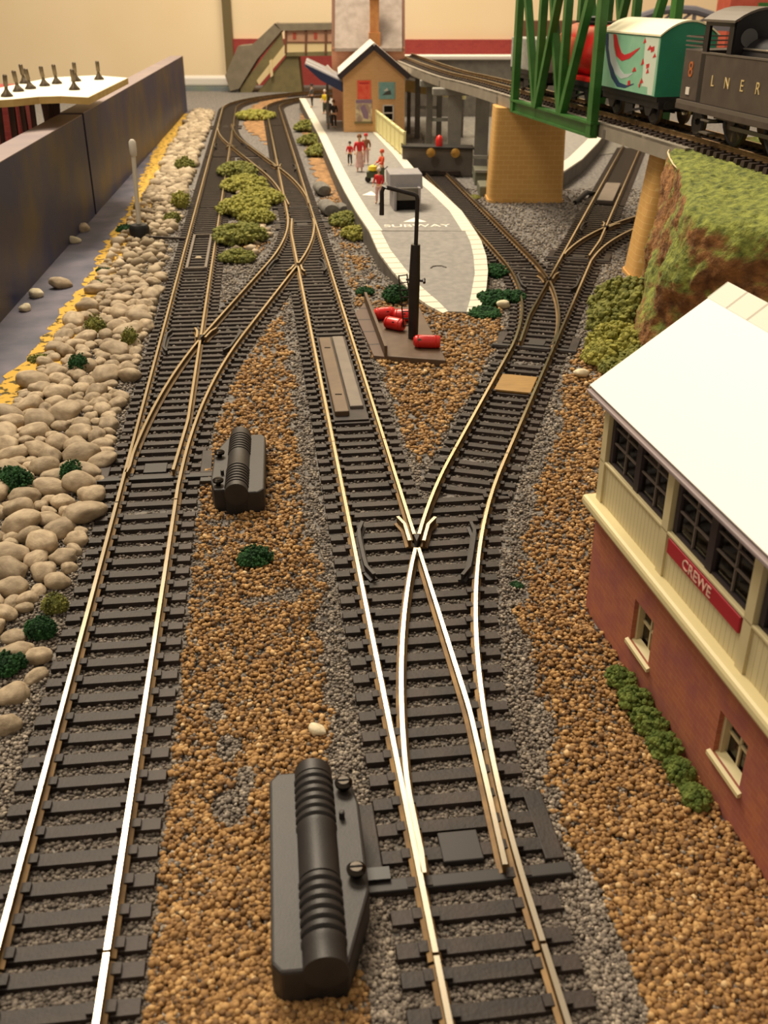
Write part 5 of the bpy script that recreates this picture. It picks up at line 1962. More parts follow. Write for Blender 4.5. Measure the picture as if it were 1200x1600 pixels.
o = MB(mt).add(V, [tuple(range(6))]).build('white_panel', M['livery_panel'], side)
for u, v, w_, h_, sk in ((.84, .82, .03, .05, .02), (.91, .80, .035, .06, -.02), (.93, .70, .02, .05, .02), (.75, .93, .02, .05, .01), (.75, .56, .02, .07, .01), (.86, .50, .03, .05, -.02), (.85, .41, .02, .05, .01), (.76, .22, .025, .06, .02), (.75, .13, .015, .04, -.01), (.62, .40, .03, .05, .01), (.56, .14, .03, .06, -.01)):
    V = [lv(u - w_, v - h_, .008), lv(u + w_ + sk, v - h_ * .4, .008), lv(u + w_ * .4, v + h_, .008), lv(u - w_ * .7 + sk, v + h_ * .5, .008)]
    MB(mt).add(V, [(0, 1, 2, 3)]).build('red_mark', M['swoosh_red'], side)

# red tank wagon on the bridge
mt, L0 = veh(62.6)
tw = thing('tank_wagon', 'shiny red tank wagon behind the green bridge frame', 'railway wagon', L0)
wagon_frame(mt, tw, 3.0, 4.2)
MB(mt).lathe([(0.6, -3.02), (1.1, -2.95), (1.36, -2.75), (1.4, -2.5), (1.4, 2.5), (1.36, 2.75), (1.1, 2.95), (0.6, 3.02)], (0, 0, 2.85), 28, axis='y').build('tank', M['tank_red'], tw, smooth=True)
MB(mt).box(-1.3, 1.3, -2.9, 2.9, 1.36, 1.62).build('cradle', M['tank_red'], tw, bevel=0.05)
b = MB(mt)
V, F = [], []
for k in range(9):
    g = math.radians(150 + k * 8)
    for y in (-0.2, 2.45):
        V.append((1.42 * math.cos(g), y, 2.85 + 1.42 * math.sin(g)))
for k in range(8):
    F.append((2 * k, 2 * k + 1, 2 * k + 3, 2 * k + 2))
o = b.add(V, F).build('orange_panel', M['tank_orange'], tw)
sm = o.modifiers.new('thick', 'SOLIDIFY')
sm.thickness = 0.02 * S
MB(mt).lathe([(0.4, 0), (0.4, 0.35), (0.3, 0.42)], (0, 0.2, 4.2), 14).build('filler', M['chassis'], tw)
MB(mt).box(-0.5, 0.5, -1.8, 2.0, 4.28, 4.36).build('walkway', M['chassis'], tw)
# grey wagon beyond
mt, L0 = veh(70.6)
gw = thing('open_wagon', 'pale grey speckled wagon beyond the red tank, between the green posts', 'railway wagon', L0)
wagon_frame(mt, gw, 3.2, 4.0)
MB(mt).box(-1.35, 1.35, -3.2, 3.2, 1.36, 3.2).build('body', M['grey_wagon'], gw, bevel=0.05)

# tank locomotive
mt, L0 = veh(44.2)
lo = thing('tank_locomotive', 'weathered black tank locomotive at the head of the train, cream letters on its tank', 'locomotive', L0)
ya = 5.0          # bunker end (away), the boiler runs towards the camera side
MB(mt).box(-1.5, 1.5, -8.5, ya, 1.35, 1.5).build('running_plate', M['loco_line'], lo)
MB(mt).box(-1.52, 1.52, -8.5, ya, 1.12, 1.35).build('valance', M['loco'], lo)
MB(mt).box(-1.42, 1.42, 3.15, ya - .1, 1.5, 3.6).build('bunker', M['loco'], lo, bevel=0.06)
for z in (3.72, 3.9, 4.08):
    MB(mt).bar((-1.4, 3.2, z), (-1.4, ya - .1, z), 0.06, 0.06).build('coal_rail', M['loco_line'], lo)
    MB(mt).bar((-1.4, ya - .1, z), (1.4, ya - .1, z), 0.06, 0.06).build('coal_rail', M['loco_line'], lo)
for x in (-1.36, 1.36):
    b = MB(mt)
    b.box(x - .06, x + .06, 2.75, 3.15, 1.5, 4.75)
    b.box(x - .06, x + .06, 0.55, 0.95, 3.5, 4.75)
    b.box(x - .06, x + .06, 0.55, 2.75, 4.55, 4.75)
    b.build('cab_side', M['loco_black'], lo)
    MB(mt).box(x - .08, x + .08, -6.6, 2.75, 1.5, 3.48).build('tank_side', M['loco'], lo, bevel=0.04)
    MB(mt).bar((x, -6.6, 3.5), (x, 3.15, 3.5), 0.2, 0.07).build('tank_beading', M['loco_line'], lo)
MB(mt).box(-1.28, 1.28, -6.55, 0.5, 1.55, 3.4).build('tank_fill', M['loco_black'], lo)
cr_ = []
for k in range(11):
    g = -1 + 2 * k / 10
    cr_.append((1.5 * g, 4.7 + 0.5 * (1 - g * g)))
V, F = [], []
for y in (0.4, 3.3):
    V += [(x, y, z) for x, z in cr_] + [(x, y, z + .09) for x, z in cr_]
m_ = len(cr_)
for i in range(m_ - 1):
    F += [(i, i + 1, 2 * m_ + i + 1, 2 * m_ + i), (m_ + i, 3 * m_ + i, 3 * m_ + i + 1, m_ + i + 1), (i, m_ + i, m_ + i + 1, i + 1), (2 * m_ + i, 2 * m_ + i + 1, 3 * m_ + i + 1, 3 * m_ + i)]
F += [(0, 2 * m_, 3 * m_, m_), (m_ - 1, 2 * m_ - 1, 4 * m_ - 1, 3 * m_ - 1)]
MB(mt).add(V, F).build('cab_roof', M['loco_line'], lo)
b = MB(mt)
fr_ = [(-1.36, 1.5), (1.36, 1.5), (1.36, 4.7)] + [(x * .9, z) for x, z in cr_[::-1]] + [(-1.36, 4.7)]
n = len(fr_)
b.add([(x, 0.5, z) for x, z in fr_] + [(x, 0.62, z) for x, z in fr_], [tuple(range(n)), tuple(range(n, 2 * n))[::-1]] + [(i, (i + 1) % n, n + (i + 1) % n, n + i) for i in range(n)])
sp = b.build('cab_front', M['loco_black'], lo)
for x in (-0.75, 0.75):
    MB(mt).lathe([(0.36, 0), (0.36, 0.03)], (x, 0.46, 4.15), 16, axis='y').build('spectacle', M['c_grey'], sp)
MB(mt).lathe([(1.0, -8.3), (1.05, -6.5), (1.05, 0.5)], (0, 0, 3.15), 22, axis='y').build('boiler', M['loco_black'], lo, smooth=True)
MB(mt).lathe([(0.42, 0), (0.4, 0.5), (0.3, 0.75), (0.1, 0.85)], (0, -1.4, 4.1), 16).build('dome', M['loco_black'], lo, smooth=True)
MB(mt).lathe([(0.2, 0), (0.22, 0.3), (0.25, 0.32)], (0, -0.3, 4.1), 12).build('whistle', M['steel'], lo, smooth=True)
MB(mt).tube([(-0.9, -6, 3.75), (-0.9, 0.5, 3.75)], 0.05, 8).build('handrail', M['steel'], lo)
for k, (chh, y) in enumerate(zip('LNER', (1.75, 0.45, -0.85, -2.15))):
    text_obj('letter', chh, 0.62, M['gold_ink'], lo, mt @ Matrix.Translation((-1.45, y, 2.45)) @ Matrix.Rotation(-math.pi / 2, 4, 'Z') @ Matrix.Rotation(math.pi / 2, 4, 'X'), 0.012)
text_obj('number', '8', 0.9, M['orange_ink'], lo, mt @ Matrix.Translation((-1.43, 4.05, 2.75)) @ Matrix.Rotation(-math.pi / 2, 4, 'Z') @ Matrix.Rotation(math.pi / 2, 4, 'X'), 0.012)
MB(mt).box(-1.46, -1.42, 3.9, 4.25, 1.75, 2.05).build('works_plate', M['c_white'], lo)
wheels(mt, lo, (3.9, ), 0.62)
for y in (0.4, -3.1, -6.4):
    for x in (-.8, .8):
        s_ = 1 if x > 0 else -1
        w_ = MB(mt).lathe([(0.98, -0.1 * s_), (1.0, 0.06 * s_), (0.9, 0.1 * s_), (0.84, 0.05 * s_), (0.2, 0.05 * s_), (0.18, 0.14 * s_)], (x, y, 1.0), 28, axis='x').build('driving_wheel', M['wheel'], lo)
        MB(mt).lathe([(0.95, -0.13 * s_), (1.03, -0.11 * s_), (1.005, 0.03 * s_), (0.94, 0.05 * s_)], (x, y, 1.0), 28, axis='x').build('tyre', M['tyre'], w_, smooth=True)
MB(mt).bar((-1.02, -6.4, 0.75), (-1.02, 0.4, 0.75), 0.16, 0.1, up=(1, 0, 0)).build('coupling_rod', M['loco_line'], lo)
MB(mt).bar((-1.2, -2.4, 1.1), (-1.2, 1.6, 1.05), 0.1, 0.1).build('brake_rod', M['loco_line'], lo)
for z in (0.35, 0.85):
    MB(mt).box(-1.5, -1.1, 1.5, 2.3, z, z + .07).build('step', M['loco_line'], lo)
for x in (-0.85, 0.85):
    MB(mt).lathe([(0.12, 0), (0.12, 0.35), (0.26, 0.37), (0.26, 0.44)], (x, ya, 1.15), 12, axis='y').build('buffer', M['loco_black'], lo)
MB(mt).lathe([(0.1, 0), (0.14, 0.1), (0.05, 0.18)], (-1.2, 4.6, 0.85), 10).build('lamp_iron', M['steel'], lo)

# ------------------------------------------------------------------ second platform under the bridge
q2 = [(13.2, 77.6, PZ), (13.9, 79.2, PZ), (16.15, 84.9, PZ), (19.4, 95.1, PZ), (21.0, 100.6, PZ), (24.0, 112, PZ)]
qi = [(12.4, 77.9, PZ), (13.0, 79.9, PZ), (15.1, 85.4, PZ), (18.3, 95.5, PZ), (19.9, 100.9, PZ), (22.8, 112.2, PZ)]
ql = [(9.8, 78.6, PZ), (10.0, 80.5, PZ), (10.6, 86.5, PZ), (12.2, 96.5, PZ), (13.4, 102, PZ), (16, 113, PZ)]
p2 = thing('platform', 'second grey platform with a white edge glimpsed under the bridge behind the tan pier', 'platform', (15, 90, -0.02))
strip(ql, qi, -0.012, 0.12, M['platform'], 'deck', p2)
strip(qi, q2, 0, 0.12, EDGE_FAR, 'edging', p2)
V, F = [], []
loop = q2 + ql[::-1]
for p in loop:
    V += [(p[0], p[1], PZ - 0.12), (p[0], p[1], -0.02)]
for i in range(len(loop)):
    j = (i + 1) % len(loop)
    F.append((2 * i, 2 * i + 1, 2 * j + 1, 2 * j))
MB().add(V, F).build('side_wall', M['platform_side'], p2)
o = MB().tube([(13.4, 71.8, 0.1), (14.6, 74.2, 0.35), (15.6, 75.4, 0.15)], [0.16, 0.2, 0.08], 8).build('scrap_bar', M['dark_base'], smooth=True)
tag(o, 'bent dark bar lying on the ballast beside the tan pier', 'scrap bar')

# ------------------------------------------------------------------ embankment
foot = np.array([(15.6, 50.3), (14.2, 50.1), (12.9, 49.2), (11.8, 45.4), (10.6, 41.0), (9.8, 37.4), (10.9, 34.0), (13, 31.6), (16.5, 29.4), (22, 27), (30, 24.5)], float)
topp = np.array([(15.6, 50.6, 6.6), (14.3, 49.4, 6.75), (12.6, 46.6, 6.85), (11.9, 42.2, 6.8), (11.35, 38.6, 6.6), (10.75, 35.3, 6.25), (12.2, 34.0, 6.3), (14.6, 32.6, 6.3), (18, 30.6, 6.2), (23, 28, 6.2), (30, 26, 6.2)], float)
inn = np.array([(16.2, 50.9, 6.9), (15.2, 50.2, 6.9), (13.9, 47.6, 6.92), (14.0, 45.6, 6.92), (14.4, 42.5, 6.92), (14.9, 39.6, 6.9), (15.6, 37, 6.85), (16.6, 34.6, 6.8), (19, 32, 6.7), (23.5, 29.5, 6.6), (30, 27.5, 6.5)], float)
inn2 = np.array([(34, 54 - 2.2 * i, 6.86) for i in range(11)], float)


def dense(A, k=7):
    n = len(A)
    t = np.arange(n)
    u = np.linspace(0, n - 1, (n - 1) * k + 1)
    P = np.stack([np.interp(u, t, A[:, j]) for j in range(A.shape[1])], 1)
    for _ in range(4):
        P[1:-1] = (P[:-2] + 2 * P[1:-1] + P[2:]) / 4
    return P


fD, tD, iD, jD = dense(foot), dense(topp), dense(inn), dense(inn2)
rows = []
for k in range(13):
    f = k / 12
    bul = 0.55 * math.sin(f * math.pi) * (1 - f)
    r = np.zeros((len(fD), 3))
    ease = f ** 1.15
    r[:, :2] = fD * (1 - ease) + tD[:, :2] * ease
    r[:, 2] = -0.02 + (tD[:, 2] + 0.02) * f
    rows.append(r)
for k in range(1, 6):
    f = k / 5
    r = tD * (1 - f) + iD * f
    rows.append(r)
for k in range(1, 8):
    f = k / 7
    rows.append(iD * (1 - f) + jD * f)
V, F = [], []
for ri, r in enumerate(rows):
    for p in r:
        v = Vector(p)
        if 0 < ri:
            amp = 0.5 if ri < 12 else 0.16 if ri < 17 else 0.03
            nv = noise.noise_vector(v * 0.55) * amp + noise.noise_vector(v * 1.7) * amp * 0.45
            if ri >= 12:
                nv.x *= 0.4
                nv.y *= 0.4
            v = v + nv
            if ri >= 12:
                v.z = min(v.z, 6.93 if ri < 18 else 6.87)
        V.append(v)
nc = len(fD)
for ri in range(len(rows) - 1):
    for ci in range(nc - 1):
        F.append((ri * nc + ci, ri * nc + ci + 1, (ri + 1) * nc + ci + 1, (ri + 1) * nc + ci))
emb = thing('embankment', 'mossy brown and green embankment under the locomotive beside the tan pier', 'embankment', (16, 42, -0.02))
o = MB().add(V, F).build('hillside', M['grass_hill'], emb, smooth=False)
for f in o.data.polygons:
    f.use_smooth = True
sd = o.modifiers.new('fine', 'SUBSURF')
sd.levels = 2
sd.render_levels = 2
tx = bpy.data.textures.new('crumble', 'CLOUDS')
tx.noise_scale = 0.35 * S
tx.noise_depth = 3
dm = o.modifiers.new('crumble', 'DISPLACE')
dm.texture = tx
dm.texture_coords = 'LOCAL'
dm.strength = 0.30 * S
dm.mid_level = 0.55
MB().tube([tuple(V[12 * nc + i] + Vector((-0.02, -0.02, 0.02))) for i in range(13, 22)], [0.01, .04, .03, .045, .03, .04, .03, .03, .01], 6).build('plaster_edge', M['plaster'], emb, smooth=True)

foam('foam_bush', 'big olive bush at the foot of the embankment, touching the half hidden pier', 'foam bush', [(10.6, 42.6, 0.8, 1.5, 1.6, 1.3), (9.9, 41.2, 0.5, 1.2, 1.2, 1.0), (11.6, 44.6, 0.6, 1.1, 1.3, 1.0), (10.8, 41.0, 1.2, 0.9, 0.9, 0.9)], M['olive_foam'], 2400, (0.06, 0.19))
foam('foam_bush', 'olive bush between the big bush and the white roof corner', 'foam bush', [(9.4, 38.9, 0.4, 1.1, 1.1, 0.9), (8.8, 37.9, 0.25, 0.8, 0.8, 0.6), (10.0, 38.0, 0.5, 0.7, 0.8, 0.8)], M['lime_foam'], 1500, (0.06, 0.16))
foam('foam_bush', 'dark moss bush tucked into the corner of the embankment by the white roof', 'foam bush', [(9.9, 36.8, 0.4, 0.7, 0.7, 0.6), (9.0, 36.6, 0.2, 0.6, 0.6, 0.4)], M['olive_foam'], 800, (0.05, 0.14))

# ------------------------------------------------------------------ signal box
SB = Matrix(((BOXU[0], BOXN[0], 0, BOX0[0]), (BOXU[1], BOXN[1], 0, BOX0[1]), (0, 0, 1, 0), (0, 0, 0, 1)))
sb = thing('signal_box', 'brick and cream signal box with glaring white roof beside the orange gravel', 'signal box', (BOX0[0] + 3, BOX0[1] - 5, -0.02))
UL, VD = 12.2, 5.2
wins = [(2.48, 3.42, 0.80, 1.82), (6.25, 7.22, 0.92, 1.86)]
b = MB(SB)
xs = [0.0]
for w_ in wins:
    b.box(xs[-1], w_[0], 0, 0.3, -0.02, 2.8)
    b.box(w_[0], w_[1], 0, 0.3, -0.02, w_[2])
    b.box(w_[0], w_[1], 0, 0.3, w_[3], 2.8)
    xs.append(w_[1])
b.box(xs[-1], UL, 0, 0.3, -0.02, 2.8)
b.box(0, 0.3, 0.3, VD, -0.02, 2.8)
b.box(UL - .3, UL, 0.3, VD, -0.02, 2.8)
b.box(0.3, UL - .3, VD - .3, VD, -0.02, 2.8)
b.build('brick_base', M['brick_red'], sb)
for w_ in wins:
    wf = MB(SB)
    wf.box(w_[0], w_[0] + .08, 0.1, 0.3, w_[2], w_[3])
    wf.box(w_[1] - .08, w_[1], 0.16, 0.3, w_[2], w_[3])
    wf.box(w_[0], w_[1], 0.16, 0.3, w_[3] - .08, w_[3])
    wf.box(w_[0] + .44, w_[0] + .50, 0.2, 0.27, w_[2], w_[3])
    wf.box(w_[0] + .08, w_[1] - .08, 0.2, 0.27, w_[2] + .48, w_[2] + .54)
    wf = wf.build('window_frame', M['cream_timber'], sb)
    MB(SB).box(w_[0] + .02, w_[1] - .02, 0.24, 0.28, w_[2], w_[3]).build('pane', M['window_black'], wf)
    MB(SB).add([(w_[0] - .1, -.07, w_[2] - .12), (w_[1] + .1, -.07, w_[2] - .12), (w_[1] + .1, .2, w_[2] - .12), (w_[0] - .1, .2, w_[2] - .12),
                (w_[0] - .1, -.07, w_[2] - .04), (w_[1] + .1, -.07, w_[2] - .04), (w_[1] + .1, .2, w_[2] + .06), (w_[0] - .1, .2, w_[2] + .06)],
               [(3, 2, 1, 0), (4, 5, 6, 7), (0, 1, 5, 4), (1, 2, 6, 5), (2, 3, 7, 6), (3, 0, 4, 7)]).build('window_sill', M['cream_ledge'], wf)
MB(SB).box(-.28, UL + .28, -.28, VD + .28, 2.72, 2.98).build('ledge', M['cream_ledge'], sb, bevel=0.08)
MB(SB).box(.1, UL - .1, .1, VD - .1, 2.98, 3.06).build('inside_floor', M['interior'], sb)
BRD = plank_mat('cream_vertical_boarding', '#cdbf94', '#a3946a', 0.16, BOXU)
b = MB(SB)
b.box(0, UL, 0, 0.16, 2.98, 3.95)
b.box(0, 0.16, 0.16, VD, 2.98, 3.95)
b.box(UL - .16, UL, 0.16, VD, 2.98, 3.95)
b.box(0, UL, VD - .16, VD, 2.98, 3.95)
b.build('boarding', BRD, sb)
MB(SB).box(-.03, UL + .03, -.05, 0.16, 3.92, 3.99).build('window_rail', M['cream_timber'], sb, bevel=0.02)
MB(SB).box(-.02, UL + .02, -.02, 0.2, 5.24, 5.44).build('head_beam', M['cream_timber'], sb)
for u in (0.0, 3.22, 6.45, 9.68):
    wd_ = 0.26
    MB(SB).box(u, u + wd_, -.05, 0.2, 2.98, 5.3).build('post', M['cream_timber'], sb)
MB(SB).box(UL - .3, UL, -.05, 0.2, 2.98, 5.3).build('post', M['cream_timber'], sb)


def glass_mat():
    m, N, L, bs = new_mat('window_glass')
    out = N['Material Output']
    tr = N.new('ShaderNodeBsdfTransparent')
    tr.inputs[0].default_value = (0.82, 0.8, 0.78, 1)
    gl = N.new('ShaderNodeBsdfGlossy')
    gl.inputs['Roughness'].default_value = 0.06
    fr_ = N.new('ShaderNodeFresnel')
    mx = N.new('ShaderNodeMixShader')
    L.new(fr_.outputs[0], mx.inputs[0])
    L.new(tr.outputs[0], mx.inputs[1])
    L.new(gl.outputs[0], mx.inputs[2])
    L.new(mx.outputs[0], out.inputs[0])
    return m


M['glass'] = glass_mat()
for u0, u1 in ((0.30, 3.22), (3.52, 6.45), (6.75, 9.68), (9.98, 11.9)):
    um = (u0 + u1) / 2
    b = MB(SB)
    b.box(um - .11, um + .11, 0.02, 0.22, 3.98, 5.24)
    b.box(u0, u0 + .14, 0.04, 0.2, 3.98, 5.24)
    b.box(u0, u1, 0.04, 0.18, 3.98, 4.04)
    wf = b.build('sash', M['bargeboard'], sb)
    MB(SB).box(u0 + .02, u1 - .02, 0.10, 0.12, 3.98, 5.24).build('pane', M['glass'], wf)
    for a, c in ((u0 + .14, um - .11), (um + .11, u1)):
        for k in (1, ):
            x = a + (c - a) * k / 2
            MB(SB).box(x - .018, x + .018, 0.06, 0.10, 4.0, 5.24).build('glazing_bar', M['glazing'], wf)
        for z in (4.5, 4.85):
            MB(SB).box(a, c, 0.06, 0.10, z - .016, z + .016).build('glazing_bar', M['glazing'], wf)
# what shows through the glass
b = MB(SB)
for u in (0, 2.0, 4.0, 6.0, 8.0, 10.0, UL - .2):
    b.box(u, u + .2, VD - .16, VD, 4.05, 5.3)
b.box(0, UL, VD - .16, VD, 5.1, 5.35)
b.box(0, .16, .16, VD, 5.1, 5.35)
b.box(UL - .16, UL, .16, VD, 3.9, 5.35)
b.box(0, .16, 2.4, 2.7, 4.05, 5.2)
b.build('rear_frame', M['cream_timber'], sb)
MB(SB).box(.6, 10.8, 1.2, 1.75, 3.06, 4.35).build('lever_desk', M['interior'], sb)
for k in range(14):
    u = 1.0 + k * 0.68
    MB(SB).tube([(u, 1.15, 4.3), (u, 0.95, 4.85)], 0.035, 6).build('lever', M['steel'], sb)
MB(SB).box(2.0, 10.0, 4.4, 4.95, 3.06, 4.6).build('cupboard', M['c_brown'], sb)
# nameboard
nb = MB(SB).box(3.58, 6.38, -.06, 0.0, 3.58, 3.9).build('nameboard', M['name_red'], sb, bevel=0.02)
text_obj('lettering', 'CREWE', 0.30, M['name_white'], sb, SB @ Matrix.Translation((4.82, -.06, 3.74)) @ Matrix.Rotation(math.pi / 2, 4, 'X'), 0.015, 1.12)
# roof
EV, EZ, RVv, RZ = -0.22, 5.45, 2.6, 7.5


def roof(v0, z0, v1, z1, nm):
    d_ = Vector((0, v1 - v0, z1 - z0)).normalized()
    nrm = Vector((0, -d_.z, d_.y)) if v1 > v0 else Vector((0, d_.z, -d_.y))
    o_ = nrm * 0.12
    V = [(-.42, v0, z0), (UL + .42, v0, z0), (UL + .42, v1, z1), (-.42, v1, z1)]
    V += [tuple(Vector(p) + o_) for p in V]
    return MB(SB).add(V, [(3, 2, 1, 0), (4, 5, 6, 7), (0, 1, 5, 4), (1, 2, 6, 5), (2, 3, 7, 6), (3, 0, 4, 7)]).build(nm, M['white_roof'], sb)


roof(EV, EZ, RVv, RZ, 'roof_slope')
roof(VD + .22, EZ, RVv, RZ, 'roof_slope')
b = MB(SB)
V = []
for u in (-.46, UL + .46):
    V += [(u, RVv - .42, RZ - .15), (u, RVv, RZ + .17), (u, RVv + .42, RZ - .15), (u, RVv, RZ - 0.02)]
b.add(V, [(0, 1, 2, 3), (7, 6, 5, 4), (0, 4, 5, 1), (1, 5, 6, 2), (2, 6, 7, 3), (3, 7, 4, 0)])
b.build('ridge_cap', tile_mat('ridge_tiles', '#e0dacb', '#b5ad9e', 0.85, BOXU), sb)
MB(SB).box(-.42, UL + .42, EV - .14, EV - .005, EZ - .06, EZ + .02).build('gutter', M['fascia_top'], sb, bevel=0.02)
b = MB(SB)
b.add([(.02, .05, 5.35), (.02, VD - .05, 5.35), (.02, RVv, 7.4), (.14, .05, 5.35), (.14, VD - .05, 5.35), (.14, RVv, 7.4)], [(0, 1, 2), (5, 4, 3), (0, 3, 4, 1), (1, 4, 5, 2), (2, 5, 3, 0)])
b.build('gable', M['cream_timber'], sb)


def sbw(u, v):
    return (BOX0[0] + BOXU[0] * u + BOXN[0] * v, BOX0[1] + BOXU[1] * u + BOXN[1] * v)


for u, r_, h_, lb in ((3.05, .30, .38, 'green moss clump against the brick signal box wall, just below its first small window'), (3.8, .34, .42, 'green moss clump against the brick wall, second along from the first small window'),
                      (4.5, .36, .42, 'green moss clump against the brick wall, midway between its two small windows'), (5.2, .32, .38, 'green moss clump against the brick wall, second back from the lower small window'),
                      (5.9, .28, .34, 'green moss clump against the brick wall, close before the lower small window'), (6.6, .26, .30, 'low green moss clump against the brick wall, below the lower small window')):
    x, y = sbw(u, -.34)
    foam('moss_clump', lb, 'moss', [(x, y, h_ * .35, r_ * .9, r_, h_ * .7), (x - .05, y + .2, h_ * .3, r_ * .7, r_ * .7, h_ * .5)], M['moss_foam'], 240, (0.035, 0.085))

# ------------------------------------------------------------------ white board, pegs and trestle beyond the side board
bp_ = [gp(-30, 158, 8.0), gp(20, 155, 8.0), gp(60, 151, 8.0), gp(95, 150, 8.0), gp(138, 152, 8.0), gp(200, 121.5, 8.0), gp(150, 117.5, 8.0), gp(80, 121, 8.0), gp(0, 137, 8.0), gp(-40, 143, 8.0)]
wb = thing('white_board', 'white-topped board with raw wavy edge standing above the blue side board', 'board', (-20, 66, 7.62))
MB().prism(bp_, 7.62, 7.97).build('ply', M['board_edge'], wb)
cxb = sum(p[0] for p in bp_) / len(bp_)
cyb = sum(p[1] for p in bp_) / len(bp_)
MB().prism([(cxb + (p[0] - cxb) * .995, cyb + (p[1] - cyb) * .995) for p in bp_], 7.96, 8.0).build('painted_top', M['white_board'], wb)
pegs = [(11, 151, .06, 'dark metal peg on the white board, first from the outer edge of the photo'), (29, 143, -.1, 'dark metal peg on the white board, second from the outer edge of the photo'), (39, 130.5, -.1, 'metal peg at the back of the white board, mostly behind another peg'),
        (48, 139, -.12, 'dark metal peg on the white board, with a second peg close behind it'), (70, 134.5, -.08, 'metal peg in the middle of the white board, tilting slightly'), (89, 131, -.06, 'metal peg on the white board between the middle peg and the close pair'),
        (116.5, 140.5, .0, 'metal peg nearest the front corner of the white board'), (119, 127, .0, 'metal peg hidden behind the one nearest the front corner'), (155, 124.5, .0, 'lone metal peg closest to the pointed back corner of the white board')]
proto = None
for px, py, tilt, lb in pegs:
    x, y = gp(px, py, 8.0)
    if proto is None:
        proto = thing('metal_peg', lb, 'peg', (x, y, 8.0), 'pegs on the white board')
        MB().lathe([(0.34, 7.99), (0.33, 8.08), (0.2, 8.22), (0.11, 8.36)], (x, y, 0), 14).build('flared_foot', M['peg'], proto, smooth=True)
        MB().lathe([(0.11, 8.3), (0.09, 8.5), (0.13, 8.55), (0.13, 9.1), (0.08, 9.15)], (x, y, 0), 12).build('stem', M['peg'], proto, smooth=True)
        c_ = proto
    else:
        c_ = copy_tree(proto, (x, y, 8.0))
        c_['label'] = lb
    c_.rotation_euler = (0, tilt, 0)
tr_ = thing('trestle', 'dark brown trestle legs carrying the white board', 'trestle', (-22, 66, -0.02))
random.seed(11)
for k in range(15):
    f = k / 14
    x0_, y0_ = -28.0 + f * 5.8 + random.uniform(-.2, .2), 63.5 + f * 9.5
    ln = random.uniform(-.7, .4)
    MB().bar((x0_ + ln, y0_, -0.02), (x0_, y0_, 7.62), random.uniform(0.22, 0.42), 0.3).build('leg', M['trestle'], tr_)
MB().bar((-28, 63, 6.9), (-22.4, 72.8, 6.9), 0.3, 0.3).build('brace', M['trestle'], tr_)
o = MB().box(-33, -25.4, 74, 77, -0.02, 7.4).build('red_box', M['red_backscene'], bevel=0.1)
tag(o, 'dark red box in the shade under the white board behind the trestle legs', 'box')

# ------------------------------------------------------------------ far corner: red house and grey arch bridge
hx, hz = at(1138, 30, 150)[0], at(1138, 52, 150)[2]
ho = thing('red_house', 'red brick house with a green door panel in the far corner above the locomotive', 'building', (hx + 5, 152, -0.02))
MB().box(hx, hx + 22, 150, 156, -0.02, 19).build('walls', M['house_red'], ho)
gx0, gx1 = at(1182, 30, 149.8)[0], at(1197, 30, 149.8)[0]
MB().box(gx0, gx1, 149.8, 150.05, 5, at(1190, 4, 149.8)[2]).build('green_panel', M['truss'], ho)
wx_ = at(1161, 27, 149.8)
MB().box(wx_[0] - .5, wx_[0] + .6, 149.85, 150.05, wx_[2] - .3, wx_[2] + .2).build('lamp_plate', M['c_white'], ho)
ab = thing('arch_bridge', 'grey bowed girder bridge far behind the cream van roof', 'bridge', (55, 140, -0.02))
pts = [at(x, y, 140) for x, y in [(978, 44), (1003, 26), (1030, 17), (1058, 14), (1086, 16), (1112, 24), (1150, 48)]]
MB().tube(pts, 0.5, 8).build('arch', M['grey_bridge'], ab, smooth=True)
lo0, hi0 = at(970, 40, 140), at(1160, 44, 140)
MB().bar(lo0, hi0, 2.0, 0.7).build('deck', M['grey_bridge'], ab)
for p in pts[1:-1]:
    MB().bar((p[0], 140, lo0[2]), p, 0.4, 0.4).build('hanger', M['grey_bridge'], ab)
for i in range(1, 5):
    p, q_ = pts[i], pts[i + 1]
    MB().bar((p[0], 140, lo0[2]), q_, 0.3, 0.3).build('lattice', M['grey_bridge'], ab)
for p in (lo0, hi0):
    MB().box(p[0] - 1, p[0] + 1, 139, 141, -0.02, p[2]).build('abutment', M['grey_bridge'], ab)
wt = at(905, 32, 168)
o = MB().box(wt[0] - 9, wt[0] + 12, 166, 169, 6.0, wt[2]).build('brown_shelf', M['bridge_post'])
o = tag(o, 'dark brown shelf edge behind the red tank wagon', 'shelf')
for x in (wt[0] - 8, wt[0] + 11):
    MB().box(x - .5, x + .5, 166.5, 168.5, -0.02, 6.0).build('bracket', M['bridge_post'], o)

# ------------------------------------------------------------------ little figures on the platform
def skin_body(name, verts, edges, radii, mat, parent, sub=2):
    me = bpy.data.meshes.new(name)
    L = Vector(wloc(parent))
    me.from_pydata([tuple((Vector(v) - L) * S) for v in verts], edges, [])
    me.materials.append(mat)
    o = bpy.data.objects.new(name, me)
    C.objects.link(o)
    o.parent = parent
    WL[o.name] = tuple(L)
    sk = o.modifiers.new('skin', 'SKIN')
    sk.use_smooth_shade = True
    for i, r in enumerate(radii):
        me.skin_vertices[0].data[i].radius = (r[0] * S, r[1] * S) if isinstance(r, tuple) else (r * S, r * S)
    me.skin_vertices[0].data[0].use_root = True
    if sub:
        ss = o.modifiers.new('smooth', 'SUBSURF')
        ss.levels = ss.render_levels = sub
    return o


